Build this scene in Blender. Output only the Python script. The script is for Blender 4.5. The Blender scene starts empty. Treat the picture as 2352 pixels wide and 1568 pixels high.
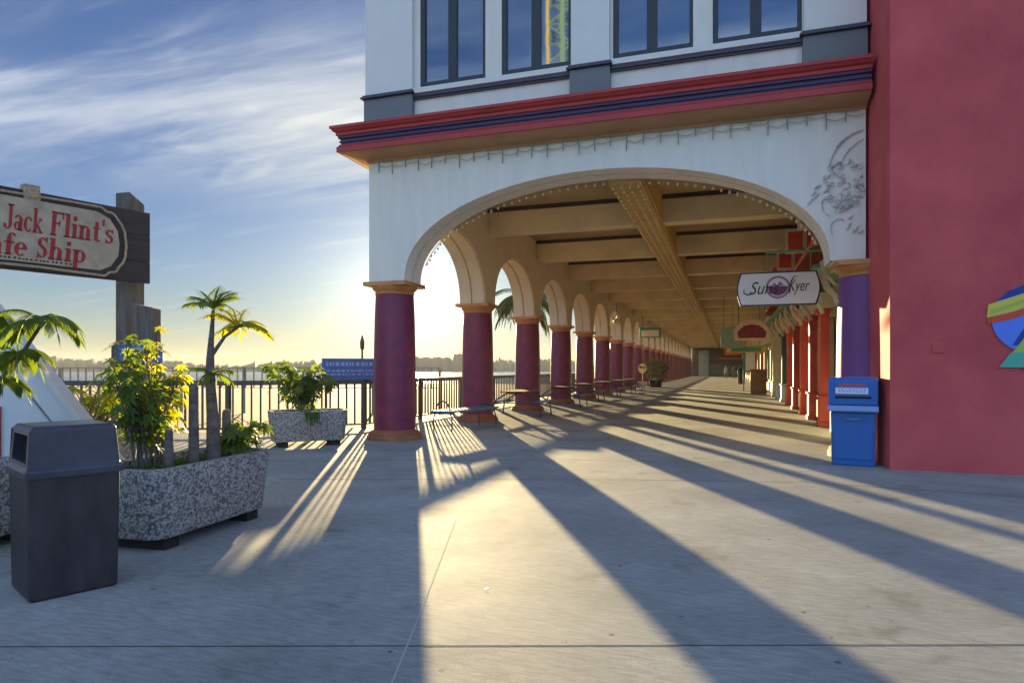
import bpy, math, random
from mathutils import Vector, Matrix
R = math.radians
random.seed(7)
sc = bpy.context.scene

# ---------------------------------------------------------------- camera, sky, sun, exposure
TH = math.atan2(496, 1506)                       # the camera is turned this far left of the arcade's axis (+Y)
CT, ST = math.cos(TH), math.sin(TH)
EYE = 1.45
cam = bpy.data.cameras.new('camera'); cam_o = bpy.data.objects.new('camera', cam); sc.collection.objects.link(cam_o)
cam_o.location = (0, 0, EYE); cam_o.rotation_euler = (R(90), 0, TH)
cam.sensor_width = 36; cam.lens = 36 * 1506 / 2352; cam.shift_y = 61 / 2352
cam.clip_start = .05; cam.clip_end = 6000
sc.camera = cam_o

SUN_AZ = 26.9      # degrees left of +Y
SUN_EL = 5.65
sd = Vector((-math.sin(R(SUN_AZ)) * math.cos(R(SUN_EL)), math.cos(R(SUN_AZ)) * math.cos(R(SUN_EL)), math.sin(R(SUN_EL))))
sl = bpy.data.lights.new('sun', 'SUN'); sl.energy = 5.0; sl.angle = R(.5); sl.color = (1, .76, .37)
so = bpy.data.objects.new('sun', sl); sc.collection.objects.link(so)
so.rotation_euler = sd.to_track_quat('Z', 'Y').to_euler()

world = bpy.data.worlds.new('World'); sc.world = world; world.use_nodes = True
wt = world.node_tree; wn = wt.nodes; wl = wt.links; wn.clear()
def WN(t, **k):
    n = wn.new(t)
    for a, b in k.items():
        if isinstance(a, str) and a.startswith('i_'): n.inputs[a[2:].replace('_', ' ')].default_value = b
        else: setattr(n, a, b)
    return n
def wmath(op, a, b=None, clamp=False):
    n = wn.new('ShaderNodeMath'); n.operation = op; n.use_clamp = clamp
    for i, v in enumerate((a, b)):
        if v is None: continue
        if isinstance(v, (int, float)): n.inputs[i].default_value = v
        else: wl.new(v, n.inputs[i])
    return n.outputs[0]
sky = wn.new('ShaderNodeTexSky'); sky.sky_type = 'NISHITA'; sky.sun_disc = False
sky.sun_elevation = R(SUN_EL); sky.sun_rotation = R(-SUN_AZ); sky.air_density = 1.0; sky.dust_density = .25; sky.ozone_density = 2.0
tc = wn.new('ShaderNodeTexCoord')
sep = wn.new('ShaderNodeSeparateXYZ'); wl.new(tc.outputs['Generated'], sep.inputs[0])
zz = wmath('MAXIMUM', sep.outputs[2], 0.0)
den = wmath('ADD', zz, .10)
px = wmath('DIVIDE', sep.outputs[0], den); py = wmath('DIVIDE', sep.outputs[1], den)
cmb = wn.new('ShaderNodeCombineXYZ'); wl.new(px, cmb.inputs[0]); wl.new(py, cmb.inputs[1])
def cloud(scale_xyz, rot, detail, lo, hi, off, dist=.6):
    mp = wn.new('ShaderNodeMapping'); mp.inputs['Scale'].default_value = scale_xyz; mp.inputs['Rotation'].default_value = (0, 0, R(rot)); mp.inputs['Location'].default_value = off
    wl.new(cmb.outputs[0], mp.inputs[0])
    nz = wn.new('ShaderNodeTexNoise'); nz.inputs['Scale'].default_value = 1; nz.inputs['Detail'].default_value = detail; nz.inputs['Roughness'].default_value = .6; nz.inputs['Distortion'].default_value = dist
    wl.new(mp.outputs[0], nz.inputs[0])
    mr = wn.new('ShaderNodeMapRange'); mr.interpolation_type = 'SMOOTHSTEP'
    mr.inputs['From Min'].default_value = lo; mr.inputs['From Max'].default_value = hi
    wl.new(nz.outputs[0], mr.inputs[0])
    return mr.outputs[0]
c1 = cloud((.5, 1.9, 1), CLOUD_ROT if 'CLOUD_ROT' in globals() else 12, 10, .32, .70, (3.1, 1.7, 0))
c2 = cloud((1.6, 4.5, 1), 4, 8, .46, .72, (7.3, 2.2, 0), 1.2)
# the cirrus lies in a broad band of the sky, thin above it and clear near the horizon
def band(a, b, c, d):
    m1 = wn.new('ShaderNodeMapRange'); m1.interpolation_type = 'SMOOTHSTEP'; m1.inputs['From Min'].default_value = a; m1.inputs['From Max'].default_value = b
    m2 = wn.new('ShaderNodeMapRange'); m2.interpolation_type = 'SMOOTHSTEP'; m2.inputs['From Min'].default_value = c; m2.inputs['From Max'].default_value = d
    m2.inputs['To Min'].default_value = 1; m2.inputs['To Max'].default_value = .35
    wl.new(sep.outputs[2], m1.inputs[0]); wl.new(sep.outputs[2], m2.inputs[0])
    return wmath('MULTIPLY', m1.outputs[0], m2.outputs[0])
bd = band(.20, .30, .36, .50)
cc = wmath('MULTIPLY', wmath('ADD', wmath('MULTIPLY', c1, .95), wmath('MULTIPLY', c2, .35), True), bd, True)
lowc = wmath('MULTIPLY', cloud((1.0, 7.0, 1), 26, 6, .5, .75, (1, 5, 0), .3), .22)
cc = wmath('MAXIMUM', cc, lowc)
# forward scattering round the sun brightens cloud and thin air
dot = wn.new('ShaderNodeVectorMath'); dot.operation = 'DOT_PRODUCT'; wl.new(tc.outputs['Generated'], dot.inputs[0]); dot.inputs[1].default_value = sd
dpos = wmath('MAXIMUM', dot.outputs['Value'], 0)
g1 = wmath('POWER', dpos, 14.0); g2 = wmath('POWER', dpos, 160.0)
def vscale(v, f):
    n = wn.new('ShaderNodeVectorMath'); n.operation = 'SCALE'; wl.new(v, n.inputs[0]); wl.new(f, n.inputs['Scale']); return n.outputs[0]
def cmix(f, a, b_):
    n = wn.new('ShaderNodeMix'); n.data_type = 'RGBA'; wl.new(f, n.inputs[0])
    for i, x in ((6, a), (7, b_)):
        if isinstance(x, tuple): n.inputs[i].default_value = (*x, 1)
        else: wl.new(x, n.inputs[i])
    return n.outputs[2]
SKYMUL = wn.new('ShaderNodeMix'); SKYMUL.data_type = 'RGBA'; SKYMUL.blend_type = 'MULTIPLY'; SKYMUL.inputs[0].default_value = 1
wl.new(sky.outputs[0], SKYMUL.inputs[6]); SKYMUL.inputs[7].default_value = (.60, .88, 1.48, 1)
# sky dimmed towards the sun; brighter cloud added opposite to fill the shade
dh = wn.new('ShaderNodeVectorMath'); dh.operation = 'DOT_PRODUCT'; wl.new(tc.outputs['Generated'], dh.inputs[0]); dh.inputs[1].default_value = Vector((sd.x, sd.y, 0)).normalized()
fm = wn.new('ShaderNodeMapRange'); fm.interpolation_type = 'SMOOTHSTEP'; fm.inputs['From Min'].default_value = -.35; fm.inputs['From Max'].default_value = .55; wl.new(dh.outputs['Value'], fm.inputs[0]); front = fm.outputs[0]
ff = wn.new('ShaderNodeMapRange'); ff.inputs['To Min'].default_value = 1.0; ff.inputs['To Max'].default_value = .26; wl.new(front, ff.inputs[0])
sk = vscale(SKYMUL.outputs[2], ff.outputs[0])
bw = wn.new('ShaderNodeRGBToBW'); wl.new(sk, bw.inputs[0])
sk = vscale(sk, wmath('DIVIDE', 1.0, wmath('ADD', wmath('MULTIPLY', bw.outputs[0], .25), 1.0)))
ccol = cmix(front, (3.3, 4.2, 5.4), (1.45, 1.65, 2.05))
ccol = cmix(wmath('MINIMUM', g1, 1), ccol, (2.3, 2.3, 2.0))
mixed = cmix(cc, sk, ccol)
glow = wn.new('ShaderNodeVectorMath'); glow.operation = 'ADD'; wl.new(mixed, glow.inputs[0])
gs = wn.new('ShaderNodeVectorMath'); gs.operation = 'SCALE'; gs.inputs[0].default_value = (1.5, 1.42, 1.0); wl.new(wmath('ADD', wmath('MULTIPLY', wmath('POWER', dpos, 40.0), .30), g2), gs.inputs['Scale']); wl.new(gs.outputs[0], glow.inputs[1])
bg = wn.new('ShaderNodeBackground'); bg.inputs[1].default_value = .09; wl.new(glow.outputs[0], bg.inputs[0])
wo = wn.new('ShaderNodeOutputWorld'); wl.new(bg.outputs[0], wo.inputs[0])

sc.view_settings.view_transform = 'Standard'; sc.view_settings.look = 'None'; sc.view_settings.gamma = 1; sc.view_settings.use_curve_mapping = False
sc.view_settings.exposure = 2.2
sc.cycles.max_bounces = 8; sc.cycles.diffuse_bounces = 5; sc.cycles.use_denoising = True

# ---------------------------------------------------------------- helpers
def Pz(u, v, z):
    'point seen at pixel u, v of the 2352 px wide photograph at depth z'
    r = (u - 1176) / 1506 * z
    return Vector((-ST * z + CT * r, CT * z + ST * r, EYE - (v - 845) / 1506 * z))
def G(u, v, h=0.0):
    return Pz(u, v, (EYE - h) * 1506 / (v - 845))

MATS = {}
def mat(name, col, rough=.7, var=.0, vscale=3.0, col2=None, bump=0.0, bscale=40.0, metal=0.0, spec=.5, trans=0.0, stretch=(1, 1, 1), detail=6):
    m = bpy.data.materials.new(name); m.use_nodes = True; nt = m.node_tree; N = nt.nodes; L = nt.links
    b = N['Principled BSDF']; b.inputs['Base Color'].default_value = (*col, 1); b.inputs['Roughness'].default_value = rough
    b.inputs['Metallic'].default_value = metal; b.inputs['Specular IOR Level'].default_value = spec
    tcn = N.new('ShaderNodeTexCoord'); mp = N.new('ShaderNodeMapping'); mp.inputs['Scale'].default_value = stretch; L.new(tcn.outputs['Object'], mp.inputs[0])
    if var or col2:
        nz = N.new('ShaderNodeTexNoise'); nz.inputs['Scale'].default_value = vscale; nz.inputs['Detail'].default_value = detail; nz.inputs['Roughness'].default_value = .62
        L.new(mp.outputs[0], nz.inputs[0])
        cr = N.new('ShaderNodeValToRGB')
        a = col2 if col2 else tuple(c * (1 - var) for c in col); c_ = col if col2 else tuple(min(1, c * (1 + var)) for c in col)
        cr.color_ramp.elements[0].color = (*a, 1); cr.color_ramp.elements[1].color = (*c_, 1)
        cr.color_ramp.elements[0].position = .34; cr.color_ramp.elements[1].position = .66
        L.new(nz.outputs[0], cr.inputs[0]); L.new(cr.outputs[0], b.inputs['Base Color'])
        mr = N.new('ShaderNodeMapRange'); mr.inputs['To Min'].default_value = max(.02, rough - .08); mr.inputs['To Max'].default_value = min(1, rough + .1)
        L.new(nz.outputs[0], mr.inputs[0]); L.new(mr.outputs[0], b.inputs['Roughness'])
    if bump:
        nb = N.new('ShaderNodeTexNoise'); nb.inputs['Scale'].default_value = bscale; nb.inputs['Detail'].default_value = 5; L.new(mp.outputs[0], nb.inputs[0])
        bp = N.new('ShaderNodeBump'); bp.inputs['Strength'].default_value = bump; bp.inputs['Distance'].default_value = .01; L.new(nb.outputs[0], bp.inputs['Height']); L.new(bp.outputs[0], b.inputs['Normal'])
    if trans:
        tr = N.new('ShaderNodeBsdfTranslucent'); mx = N.new('ShaderNodeMixShader'); mx.inputs[0].default_value = trans
        out = N['Material Output']; L.new(b.outputs[0], mx.inputs[1]); L.new(tr.outputs[0], mx.inputs[2]); L.new(mx.outputs[0], out.inputs[0])
        tr.inputs[0].default_value = (col[0] * 2.4, col[1] * 2.0, col[2] * .6, 1)
    MATS[name] = m
    return m

class MB:
    def __init__(s): s.v = []; s.f = []; s.sm = []
    def add(s, vs, fs, smooth=False):
        o = len(s.v); s.v += [Vector(p) for p in vs]; s.f += [tuple(o + i for i in f) for f in fs]; s.sm += [smooth] * len(fs); return s
    def box(s, lo, hi, M=None):
        (a, b, c), (d, e, f) = lo, hi
        vs = [Vector(p) for p in ((a, b, c), (d, b, c), (d, e, c), (a, e, c), (a, b, f), (d, b, f), (d, e, f), (a, e, f))]
        if M: vs = [M @ p for p in vs]
        return s.add(vs, [(0, 3, 2, 1), (4, 5, 6, 7), (0, 1, 5, 4), (1, 2, 6, 5), (2, 3, 7, 6), (3, 0, 4, 7)])
    def bar(s, p, q, w, h=None, up=(0, 0, 1)):
        h = w if h is None else h
        p = Vector(p); q = Vector(q); d = (q - p).normalized(); up = Vector(up)
        if abs(d.dot(up)) > .99: up = Vector((0, 1, 0))
        a = d.cross(up).normalized() * w / 2; b = a.cross(d).normalized() * h / 2
        vs = [p - a - b, p + a - b, p + a + b, p - a + b, q - a - b, q + a - b, q + a + b, q - a + b]
        return s.add(vs, [(0, 1, 2, 3), (7, 6, 5, 4), (0, 4, 5, 1), (1, 5, 6, 2), (2, 6, 7, 3), (3, 7, 4, 0)])
    def tube(s, pts, r, n=8, caps=True):
        pts = [Vector(p) for p in pts]; m = len(pts); rr = r if isinstance(r, (list, tuple)) else [r] * m
        rings = []; prev = None
        for i, p in enumerate(pts):
            d = (pts[min(i + 1, m - 1)] - pts[max(i - 1, 0)]).normalized()
            if prev is None: a = d.orthogonal().normalized()
            else:
                a = prev - d * prev.dot(d); a = a.normalized() if a.length > 1e-6 else d.orthogonal().normalized()
            prev = a; b = d.cross(a)
            rings.append([p + (a * math.cos(2 * math.pi * k / n) + b * math.sin(2 * math.pi * k / n)) * rr[i] for k in range(n)])
        vs = [x for g in rings for x in g]; fs = []
        for i in range(m - 1):
            for k in range(n): fs.append((i * n + k, i * n + (k + 1) % n, (i + 1) * n + (k + 1) % n, (i + 1) * n + k))
        if caps: fs.append(tuple(range(n))[::-1]); fs.append(tuple((m - 1) * n + k for k in range(n)))
        return s.add(vs, fs, True)
    def lathe(s, prof, n=28, c=(0, 0, 0), sq=None):
        vs = []; fs = []
        for (r, z) in prof:
            for k in range(n):
                a = 2 * math.pi * k / n
                vs.append((c[0] + r * math.cos(a), c[1] + r * math.sin(a), c[2] + z))
        for i in range(len(prof) - 1):
            for k in range(n): fs.append((i * n + k, i * n + (k + 1) % n, (i + 1) * n + (k + 1) % n, (i + 1) * n + k))
        fs.append(tuple(range(n))[::-1]); fs.append(tuple((len(prof) - 1) * n + k for k in range(n)))
        return s.add(vs, fs, True)
    def prism(s, poly, z0, z1, M=None, smooth=False, top=None):
        n = len(poly); top = top or poly
        vs = [Vector((x, y, z0)) for x, y in poly] + [Vector((x, y, z1)) for x, y in top]
        if M: vs = [M @ p for p in vs]
        return s.add(vs, [tuple(range(n))[::-1], tuple(range(n, 2 * n))] + [(i, (i + 1) % n, n + (i + 1) % n, n + i) for i in range(n)], smooth)
    def build(s, name, m, parent=None, loc=None, rot=None, kind=None, bevel=0, angle=35):
        me = bpy.data.meshes.new(name); me.from_pydata([tuple(p) for p in s.v], [], s.f); me.validate(); me.update()
        if len(me.polygons) == len(s.sm): me.polygons.foreach_set('use_smooth', s.sm)
        if any(s.sm): me.set_sharp_from_angle(angle=R(angle)) 
        me.materials.append(m if not isinstance(m, str) else MATS[m])
        return link(name, me, parent, loc, rot, kind, bevel)
def link(name, me, parent=None, loc=None, rot=None, kind=None, bevel=0):
    o = bpy.data.objects.new(name, me); sc.collection.objects.link(o)
    if parent: o.parent = parent
    if loc: o.location = loc
    if rot: o.rotation_euler = rot
    if kind: o['kind'] = kind
    if bevel:
        b = o.modifiers.new('bevel', 'BEVEL'); b.width = bevel; b.segments = 2; b.limit_method = 'ANGLE'; b.angle_limit = R(40)
    return o
def tag(o, label, cat, group=None, kind=None):
    o['label'] = label; o['category'] = cat
    if group: o['group'] = group
    if kind: o['kind'] = kind
    return o
def thing(name, label, cat, loc=(0, 0, 0), rz=0.0, group=None):
    o = bpy.data.objects.new(name, None); sc.collection.objects.link(o); o.empty_display_size = .2
    o.location = loc; o.rotation_euler = (0, 0, rz)
    return tag(o, label, cat, group)
def copy_tree(o, parent=None):
    c = o.copy(); sc.collection.objects.link(c)
    if parent: c.parent = parent
    for ch in list(o.children): copy_tree(ch, c)
    return c
def text_mesh(s, size, ext=.004, off=0.0, shear=0.0, space=1.0, align='CENTER'):
    cu = bpy.data.curves.new('t', 'FONT'); cu.body = s; cu.size = size; cu.extrude = ext; cu.offset = off; cu.shear = shear; cu.space_character = space
    cu.align_x = align; cu.align_y = 'CENTER'; cu.resolution_u = 3
    o = bpy.data.objects.new('t', cu); sc.collection.objects.link(o)
    bpy.context.view_layer.update()
    me = bpy.data.meshes.new_from_object(o.evaluated_get(bpy.context.evaluated_depsgraph_get()))
    bpy.data.objects.remove(o); bpy.data.curves.remove(cu)
    return me
def frame(origin, x, z=(0, 0, 1)):
    'local x along x, local z up, local -y = outward to the right of x ... returns a matrix'
    x = Vector(x).normalized(); z = Vector(z).normalized(); y = z.cross(x)
    M = Matrix((x, y, z)).transposed().to_4x4(); M.translation = Vector(origin); return M
def text_part(name, s, size, M, m, parent, **k):
    'upright lettering: text x -> M x, text y -> M z, facing -M y'
    me = text_mesh(s, size, **k)
    T = Matrix(((1, 0, 0, 0), (0, 0, -1, 0), (0, 1, 0, 0), (0, 0, 0, 1)))
    me.transform(M @ T); me.materials.clear(); me.materials.append(MATS[m] if isinstance(m, str) else m); me.name = name
    return link(name, me, parent)

# ---------------------------------------------------------------- materials
mat('white_paint', (.80, .76, .67), .62, .06, 1.2, col2=(.70, .67, .59), bump=.10, bscale=50, stretch=(3, 3, .5), detail=8)
mat('white_trim', (.72, .71, .66), .5, .03, 2)
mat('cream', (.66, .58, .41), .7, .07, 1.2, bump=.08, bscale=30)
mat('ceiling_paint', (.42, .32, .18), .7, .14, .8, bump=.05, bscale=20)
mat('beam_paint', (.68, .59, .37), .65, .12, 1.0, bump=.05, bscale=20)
mat('bulb_beam_paint', (.50, .34, .10), .55, .12, 2.0)
mat('shade_line_paint', (.055, .04, .025), .8, .2, 2)
mat('wine', (.24, .024, .060), .45, .10, 3.2, col2=(.12, .017, .070), bump=.05, bscale=25)
mat('purple', (.15, .035, .18), .42, .10, 2.2, bump=.05, bscale=25)
mat('base_paint', (.36, .15, .06), .6, .12, 5, col2=(.22, .08, .045), bump=.2, bscale=20)
mat('orange', (.60, .28, .09), .5, .12, 3, col2=(.44, .17, .06), bump=.1, bscale=20)
mat('cornice_red', (.40, .035, .035), .5, .10, 1.5, bump=.05, bscale=30)
mat('cornice_dark', (.05, .018, .075), .45, .1, 2)
mat('soffit_tan', (.45, .24, .11), .6, .12, 2)
mat('grey_paint', (.17, .18, .19), .6, .08, 1.2, bump=.05, bscale=40)
mat('dark_trim', (.055, .05, .075), .5, .1, 2)
mat('frame_dark', (.018, .022, .030), .35, .1, 4)
mat('red_wall', (.64, .105, .105), .8, .06, .8, col2=(.47, .058, .064), bump=.5, bscale=14, detail=9)
mat('red_wood', (.72, .08, .025), .45, .15, 2, col2=(.50, .045, .02))
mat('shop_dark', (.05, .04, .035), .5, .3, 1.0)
mat('blue_plastic', (.012, .12, .42), .38, .06, 2)
mat('blue_light', (.20, .34, .62), .35, .05, 2)
mat('label_white', (.78, .78, .76), .5, .03, 8)
mat('ink', (.03, .03, .035), .6)
mat('ink_red', (.30, .012, .022), .55, .12, 8)
mat('can_dark', (.048, .036, .040), .5, .25, 3.5, col2=(.018, .016, .020), bump=.35, bscale=7, stretch=(2.2, 2.2, .8))
mat('can_lid', (.060, .058, .085), .30, .15, 4, col2=(.035, .034, .052), bump=.15, bscale=30)
mat('black', (.006, .006, .006), .8)
mat('iron', (.060, .062, .054), .45, .2, 8)
mat('old_wood', (.15, .14, .13), .85, .3, 2.2, col2=(.07, .065, .06), bump=.6, bscale=9, stretch=(6, 6, .6))
mat('sign_wood', (.05, .042, .038), .8, .3, 2.0, col2=(.022, .020, .022), bump=.6, bscale=6, stretch=(1, .5, 7))
mat('plaque', (.44, .39, .29), .65, .10, 4, col2=(.30, .26, .19), bump=.15, bscale=20)
mat('rope', (.34, .28, .20), .8, .25, 20, bump=.5, bscale=60)
mat('soil', (.045, .03, .02), .95, .3, 12, bump=.8, bscale=30)
mat('feet', (.02, .018, .016), .9)
mat('leaf', (.13, .21, .03), .45, .35, 2.5, col2=(.04, .09, .012), trans=.42)
mat('leaf_yellow', (.28, .31, .02), .45, .3, 2.5, col2=(.13, .20, .015), trans=.5)
mat('leaf_dark', (.03, .055, .012), .5, .3, 3, trans=.15)
mat('bark', (.20, .17, .14), .9, .3, 9, col2=(.08, .065, .065), bump=.9, bscale=14, stretch=(1, 1, 2.5))
mat('grass', (.06, .11, .015), .7, .3, 5, trans=.3)
mat('teal_plastic', (.03, .24, .30), .4, .1, 3)
mat('seat_blue', (.02, .10, .36), .4, .1, 3)
mat('table_brown', (.20, .07, .04), .5, .15, 3)
mat('steel', (.22, .22, .22), .35, .1, 5, metal=.6)
mat('brown_wood', (.30, .15, .05), .6, .15, 2, bump=.2, bscale=10, stretch=(5, 5, .6))
mat('green_paint', (.10, .30, .22), .5, .1, 3)
mat('pale_green', (.30, .42, .36), .6, .1, 2)
mat('yellow_paint', (.62, .50, .08), .5, .1, 3)
mat('orange_sign', (.55, .12, .02), .5, .1, 3)
mat('blue_banner', (.05, .13, .42), .6, .15, 1.5)
mat('slate_wall', (.10, .13, .15), .7, .15, 1)
mat('skin', (.42, .24, .17), .6); mat('hair', (.04, .025, .015), .7)
mat('shirt_white', (.65, .63, .62), .8); mat('shirt_dark', (.05, .05, .08), .8); mat('jeans', (.06, .08, .14), .85)
mat('sheet_white', (.66, .70, .74), .5, .05, 2)
mat('wire', (.22, .24, .18), .6)
mat('bulb', (.75, .62, .35), .15, spec=.8)
mat('ornament', (.50, .50, .47), .5, .5, 14)
mat('sand', (.40, .29, .18), .95, .12, .12, col2=(.31, .22, .14), bump=.5, bscale=2)
mat('far_green', (.075, .085, .035), .95, .4, .04)
mat('far_wall', (.5, .48, .45), .8)

def mat_concrete():
    m = bpy.data.materials.new('concrete'); m.use_nodes = True; nt = m.node_tree; N = nt.nodes; L = nt.links; b = N['Principled BSDF']
    t = N.new('ShaderNodeTexCoord')
    def noise(scale, detail, stretch=(1, 1, 1), rough=.6, rz=0):
        mp = N.new('ShaderNodeMapping'); mp.inputs['Scale'].default_value = stretch; mp.inputs['Rotation'].default_value = (0, 0, rz); L.new(t.outputs['Object'], mp.inputs[0])
        n = N.new('ShaderNodeTexNoise'); n.inputs['Scale'].default_value = scale; n.inputs['Detail'].default_value = detail; n.inputs['Roughness'].default_value = rough; L.new(mp.outputs[0], n.inputs[0]); return n.outputs[0]
    def ramp(x, p0, c0, p1, c1):
        r = N.new('ShaderNodeValToRGB'); r.color_ramp.elements[0].position = p0; r.color_ramp.elements[0].color = (*c0, 1); r.color_ramp.elements[1].position = p1; r.color_ramp.elements[1].color = (*c1, 1); L.new(x, r.inputs[0]); return r.outputs[0]
    def mul(a, b_, f=1.0):
        x = N.new('ShaderNodeMix'); x.data_type = 'RGBA'; x.blend_type = 'MULTIPLY'; x.inputs[0].default_value = f; L.new(a, x.inputs[6]); L.new(b_, x.inputs[7]); return x.outputs[2]
    base = ramp(noise(.55, 7), .32, (.28, .29, .275), .66, (.41, .425, .395))
    base = mul(base, ramp(noise(7, 6, (1, 5, 1), .7, TH), .36, (.72, .72, .73), .62, (1.0, 1.0, 1.0)))       # brush marks
    base = mul(base, ramp(noise(90, 3), .35, (.86, .86, .86), .6, (1, 1, 1)))
    base = mul(base, ramp(noise(1.6, 3), .28, (.70, .69, .68), .40, (1, 1, 1)))                        # old spills
    base = mul(base, ramp(noise(14, 2), .24, (.55, .55, .55), .30, (1, 1, 1)))
    base = mul(base, ramp(noise(.9, 8, (1, 1.6, 1), .7, TH + .4), .45, (1, 1, 1), .72, (1.18, 1.18, 1.20)))      # scrubbed pale patches
    vo = N.new('ShaderNodeTexVoronoi'); vo.inputs['Scale'].default_value = 2.6; vo.inputs['Randomness'].default_value = 1; L.new(t.outputs['Object'], vo.inputs[0])
    base = mul(base, ramp(vo.outputs['Distance'], .035, (.45, .44, .43), .05, (1, 1, 1)))          # gum spots
    L.new(base, b.inputs['Base Color'])
    r = N.new('ShaderNodeMapRange'); r.inputs['To Min'].default_value = .68; r.inputs['To Max'].default_value = .9; b.inputs['Specular IOR Level'].default_value = .10; L.new(noise(1.2, 5), r.inputs[0]); L.new(r.outputs[0], b.inputs['Roughness'])
    bp = N.new('ShaderNodeBump'); bp.inputs['Strength'].default_value = .55; bp.inputs['Distance'].default_value = .0035
    ad = N.new('ShaderNodeMath'); ad.operation = 'ADD'; L.new(noise(55, 4, (1, 4, 1), .6, TH), ad.inputs[0]); L.new(noise(160, 2), ad.inputs[1]); L.new(ad.outputs[0], bp.inputs['Height']); L.new(bp.outputs[0], b.inputs['Normal'])
    MATS['concrete'] = m
def mat_aggregate():
    m = bpy.data.materials.new('aggregate'); m.use_nodes = True; nt = m.node_tree; N = nt.nodes; L = nt.links; b = N['Principled BSDF']; b.inputs['Roughness'].default_value = .85
    t = N.new('ShaderNodeTexCoord'); v = N.new('ShaderNodeTexVoronoi'); v.inputs['Scale'].default_value = 58; L.new(t.outputs['Object'], v.inputs[0])
    hs = N.new('ShaderNodeSeparateColor'); L.new(v.outputs['Color'], hs.inputs[0])
    r = N.new('ShaderNodeValToRGB'); e = r.color_ramp.elements; e[0].position = 0; e[0].color = (.13, .125, .13, 1); e[1].position = 1; e[1].color = (.60, .58, .54, 1)
    x = e.new(.35); x.color = (.27, .26, .26, 1); x = e.new(.55); x.color = (.46, .44, .42, 1); L.new(hs.outputs[0], r.inputs[0])
    r2 = N.new('ShaderNodeValToRGB'); r2.color_ramp.elements[0].position = .05; r2.color_ramp.elements[0].color = (1, 1, 1, 1); r2.color_ramp.elements[1].position = .75; r2.color_ramp.elements[1].color = (.5, .49, .49, 1); L.new(v.outputs['Distance'], r2.inputs[0])
    mx = N.new('ShaderNodeMix'); mx.data_type = 'RGBA'; mx.blend_type = 'MULTIPLY'; mx.inputs[0].default_value = .8; L.new(r.outputs[0], mx.inputs[6]); L.new(r2.outputs[0], mx.inputs[7]); L.new(mx.outputs[2], b.inputs['Base Color'])
    bp = N.new('ShaderNodeBump'); bp.inputs['Strength'].default_value = .9; bp.inputs['Distance'].default_value = .008; bp.invert = True; L.new(v.outputs['Distance'], bp.inputs['Height']); L.new(bp.outputs[0], b.inputs['Normal'])
    MATS['aggregate'] = m
def mat_glass():
    m = bpy.data.materials.new('window_glass'); m.use_nodes = True; b = m.node_tree.nodes['Principled BSDF']
    b.inputs['Base Color'].default_value = (.20, .22, .24, 1); b.inputs['Metallic'].default_value = .9; b.inputs['Roughness'].default_value = .03
    N = m.node_tree.nodes; L = m.node_tree.links; t = N.new('ShaderNodeTexCoord'); nz = N.new('ShaderNodeTexNoise'); nz.inputs['Scale'].default_value = 1.1; L.new(t.outputs['Object'], nz.inputs[0])
    bp = N.new('ShaderNodeBump'); bp.inputs['Strength'].default_value = .05; bp.inputs['Distance'].default_value = .02; L.new(nz.outputs[0], bp.inputs['Height']); L.new(bp.outputs[0], b.inputs['Normal'])
    MATS['window_glass'] = m
def mat_water():
    m = mat('water', (.10, .16, .20), .25, spec=.6); N = m.node_tree.nodes; L = m.node_tree.links
    t = N.new('ShaderNodeTexCoord'); nz = N.new('ShaderNodeTexNoise'); nz.inputs['Scale'].default_value = .5; nz.inputs['Detail'].default_value = 6; L.new(t.outputs['Object'], nz.inputs[0])
    bp = N.new('ShaderNodeBump'); bp.inputs['Strength'].default_value = .6; bp.inputs['Distance'].default_value = .5; L.new(nz.outputs[0], bp.inputs['Height']); L.new(bp.outputs[0], N['Principled BSDF'].inputs['Normal'])
mat_concrete(); mat_aggregate(); mat_glass(); mat_water()

# ---------------------------------------------------------------- ground, sand, sea, hills
RAIL = [(-30.0, 5.4), (-14.1, 10.5), (-10.4, 11.7), (-8.25, 13.75), (-8.1, 122.0)]
edge = [(x - .25, y + .3) for x, y in RAIL]
edge[0] = (-30.2, 5.7); edge[-1] = (-8.4, 160)
b = MB(); b.prism([(-30.2, -60), (60, -60), (60, 160)] + edge[::-1], -.35, 0); b.build('pavement', 'concrete', kind='structure')
b = MB(); b.box((-3000, -400, -2.2), (3000, 5000, -2.0)); b.build('water', 'water', kind='structure')
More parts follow.
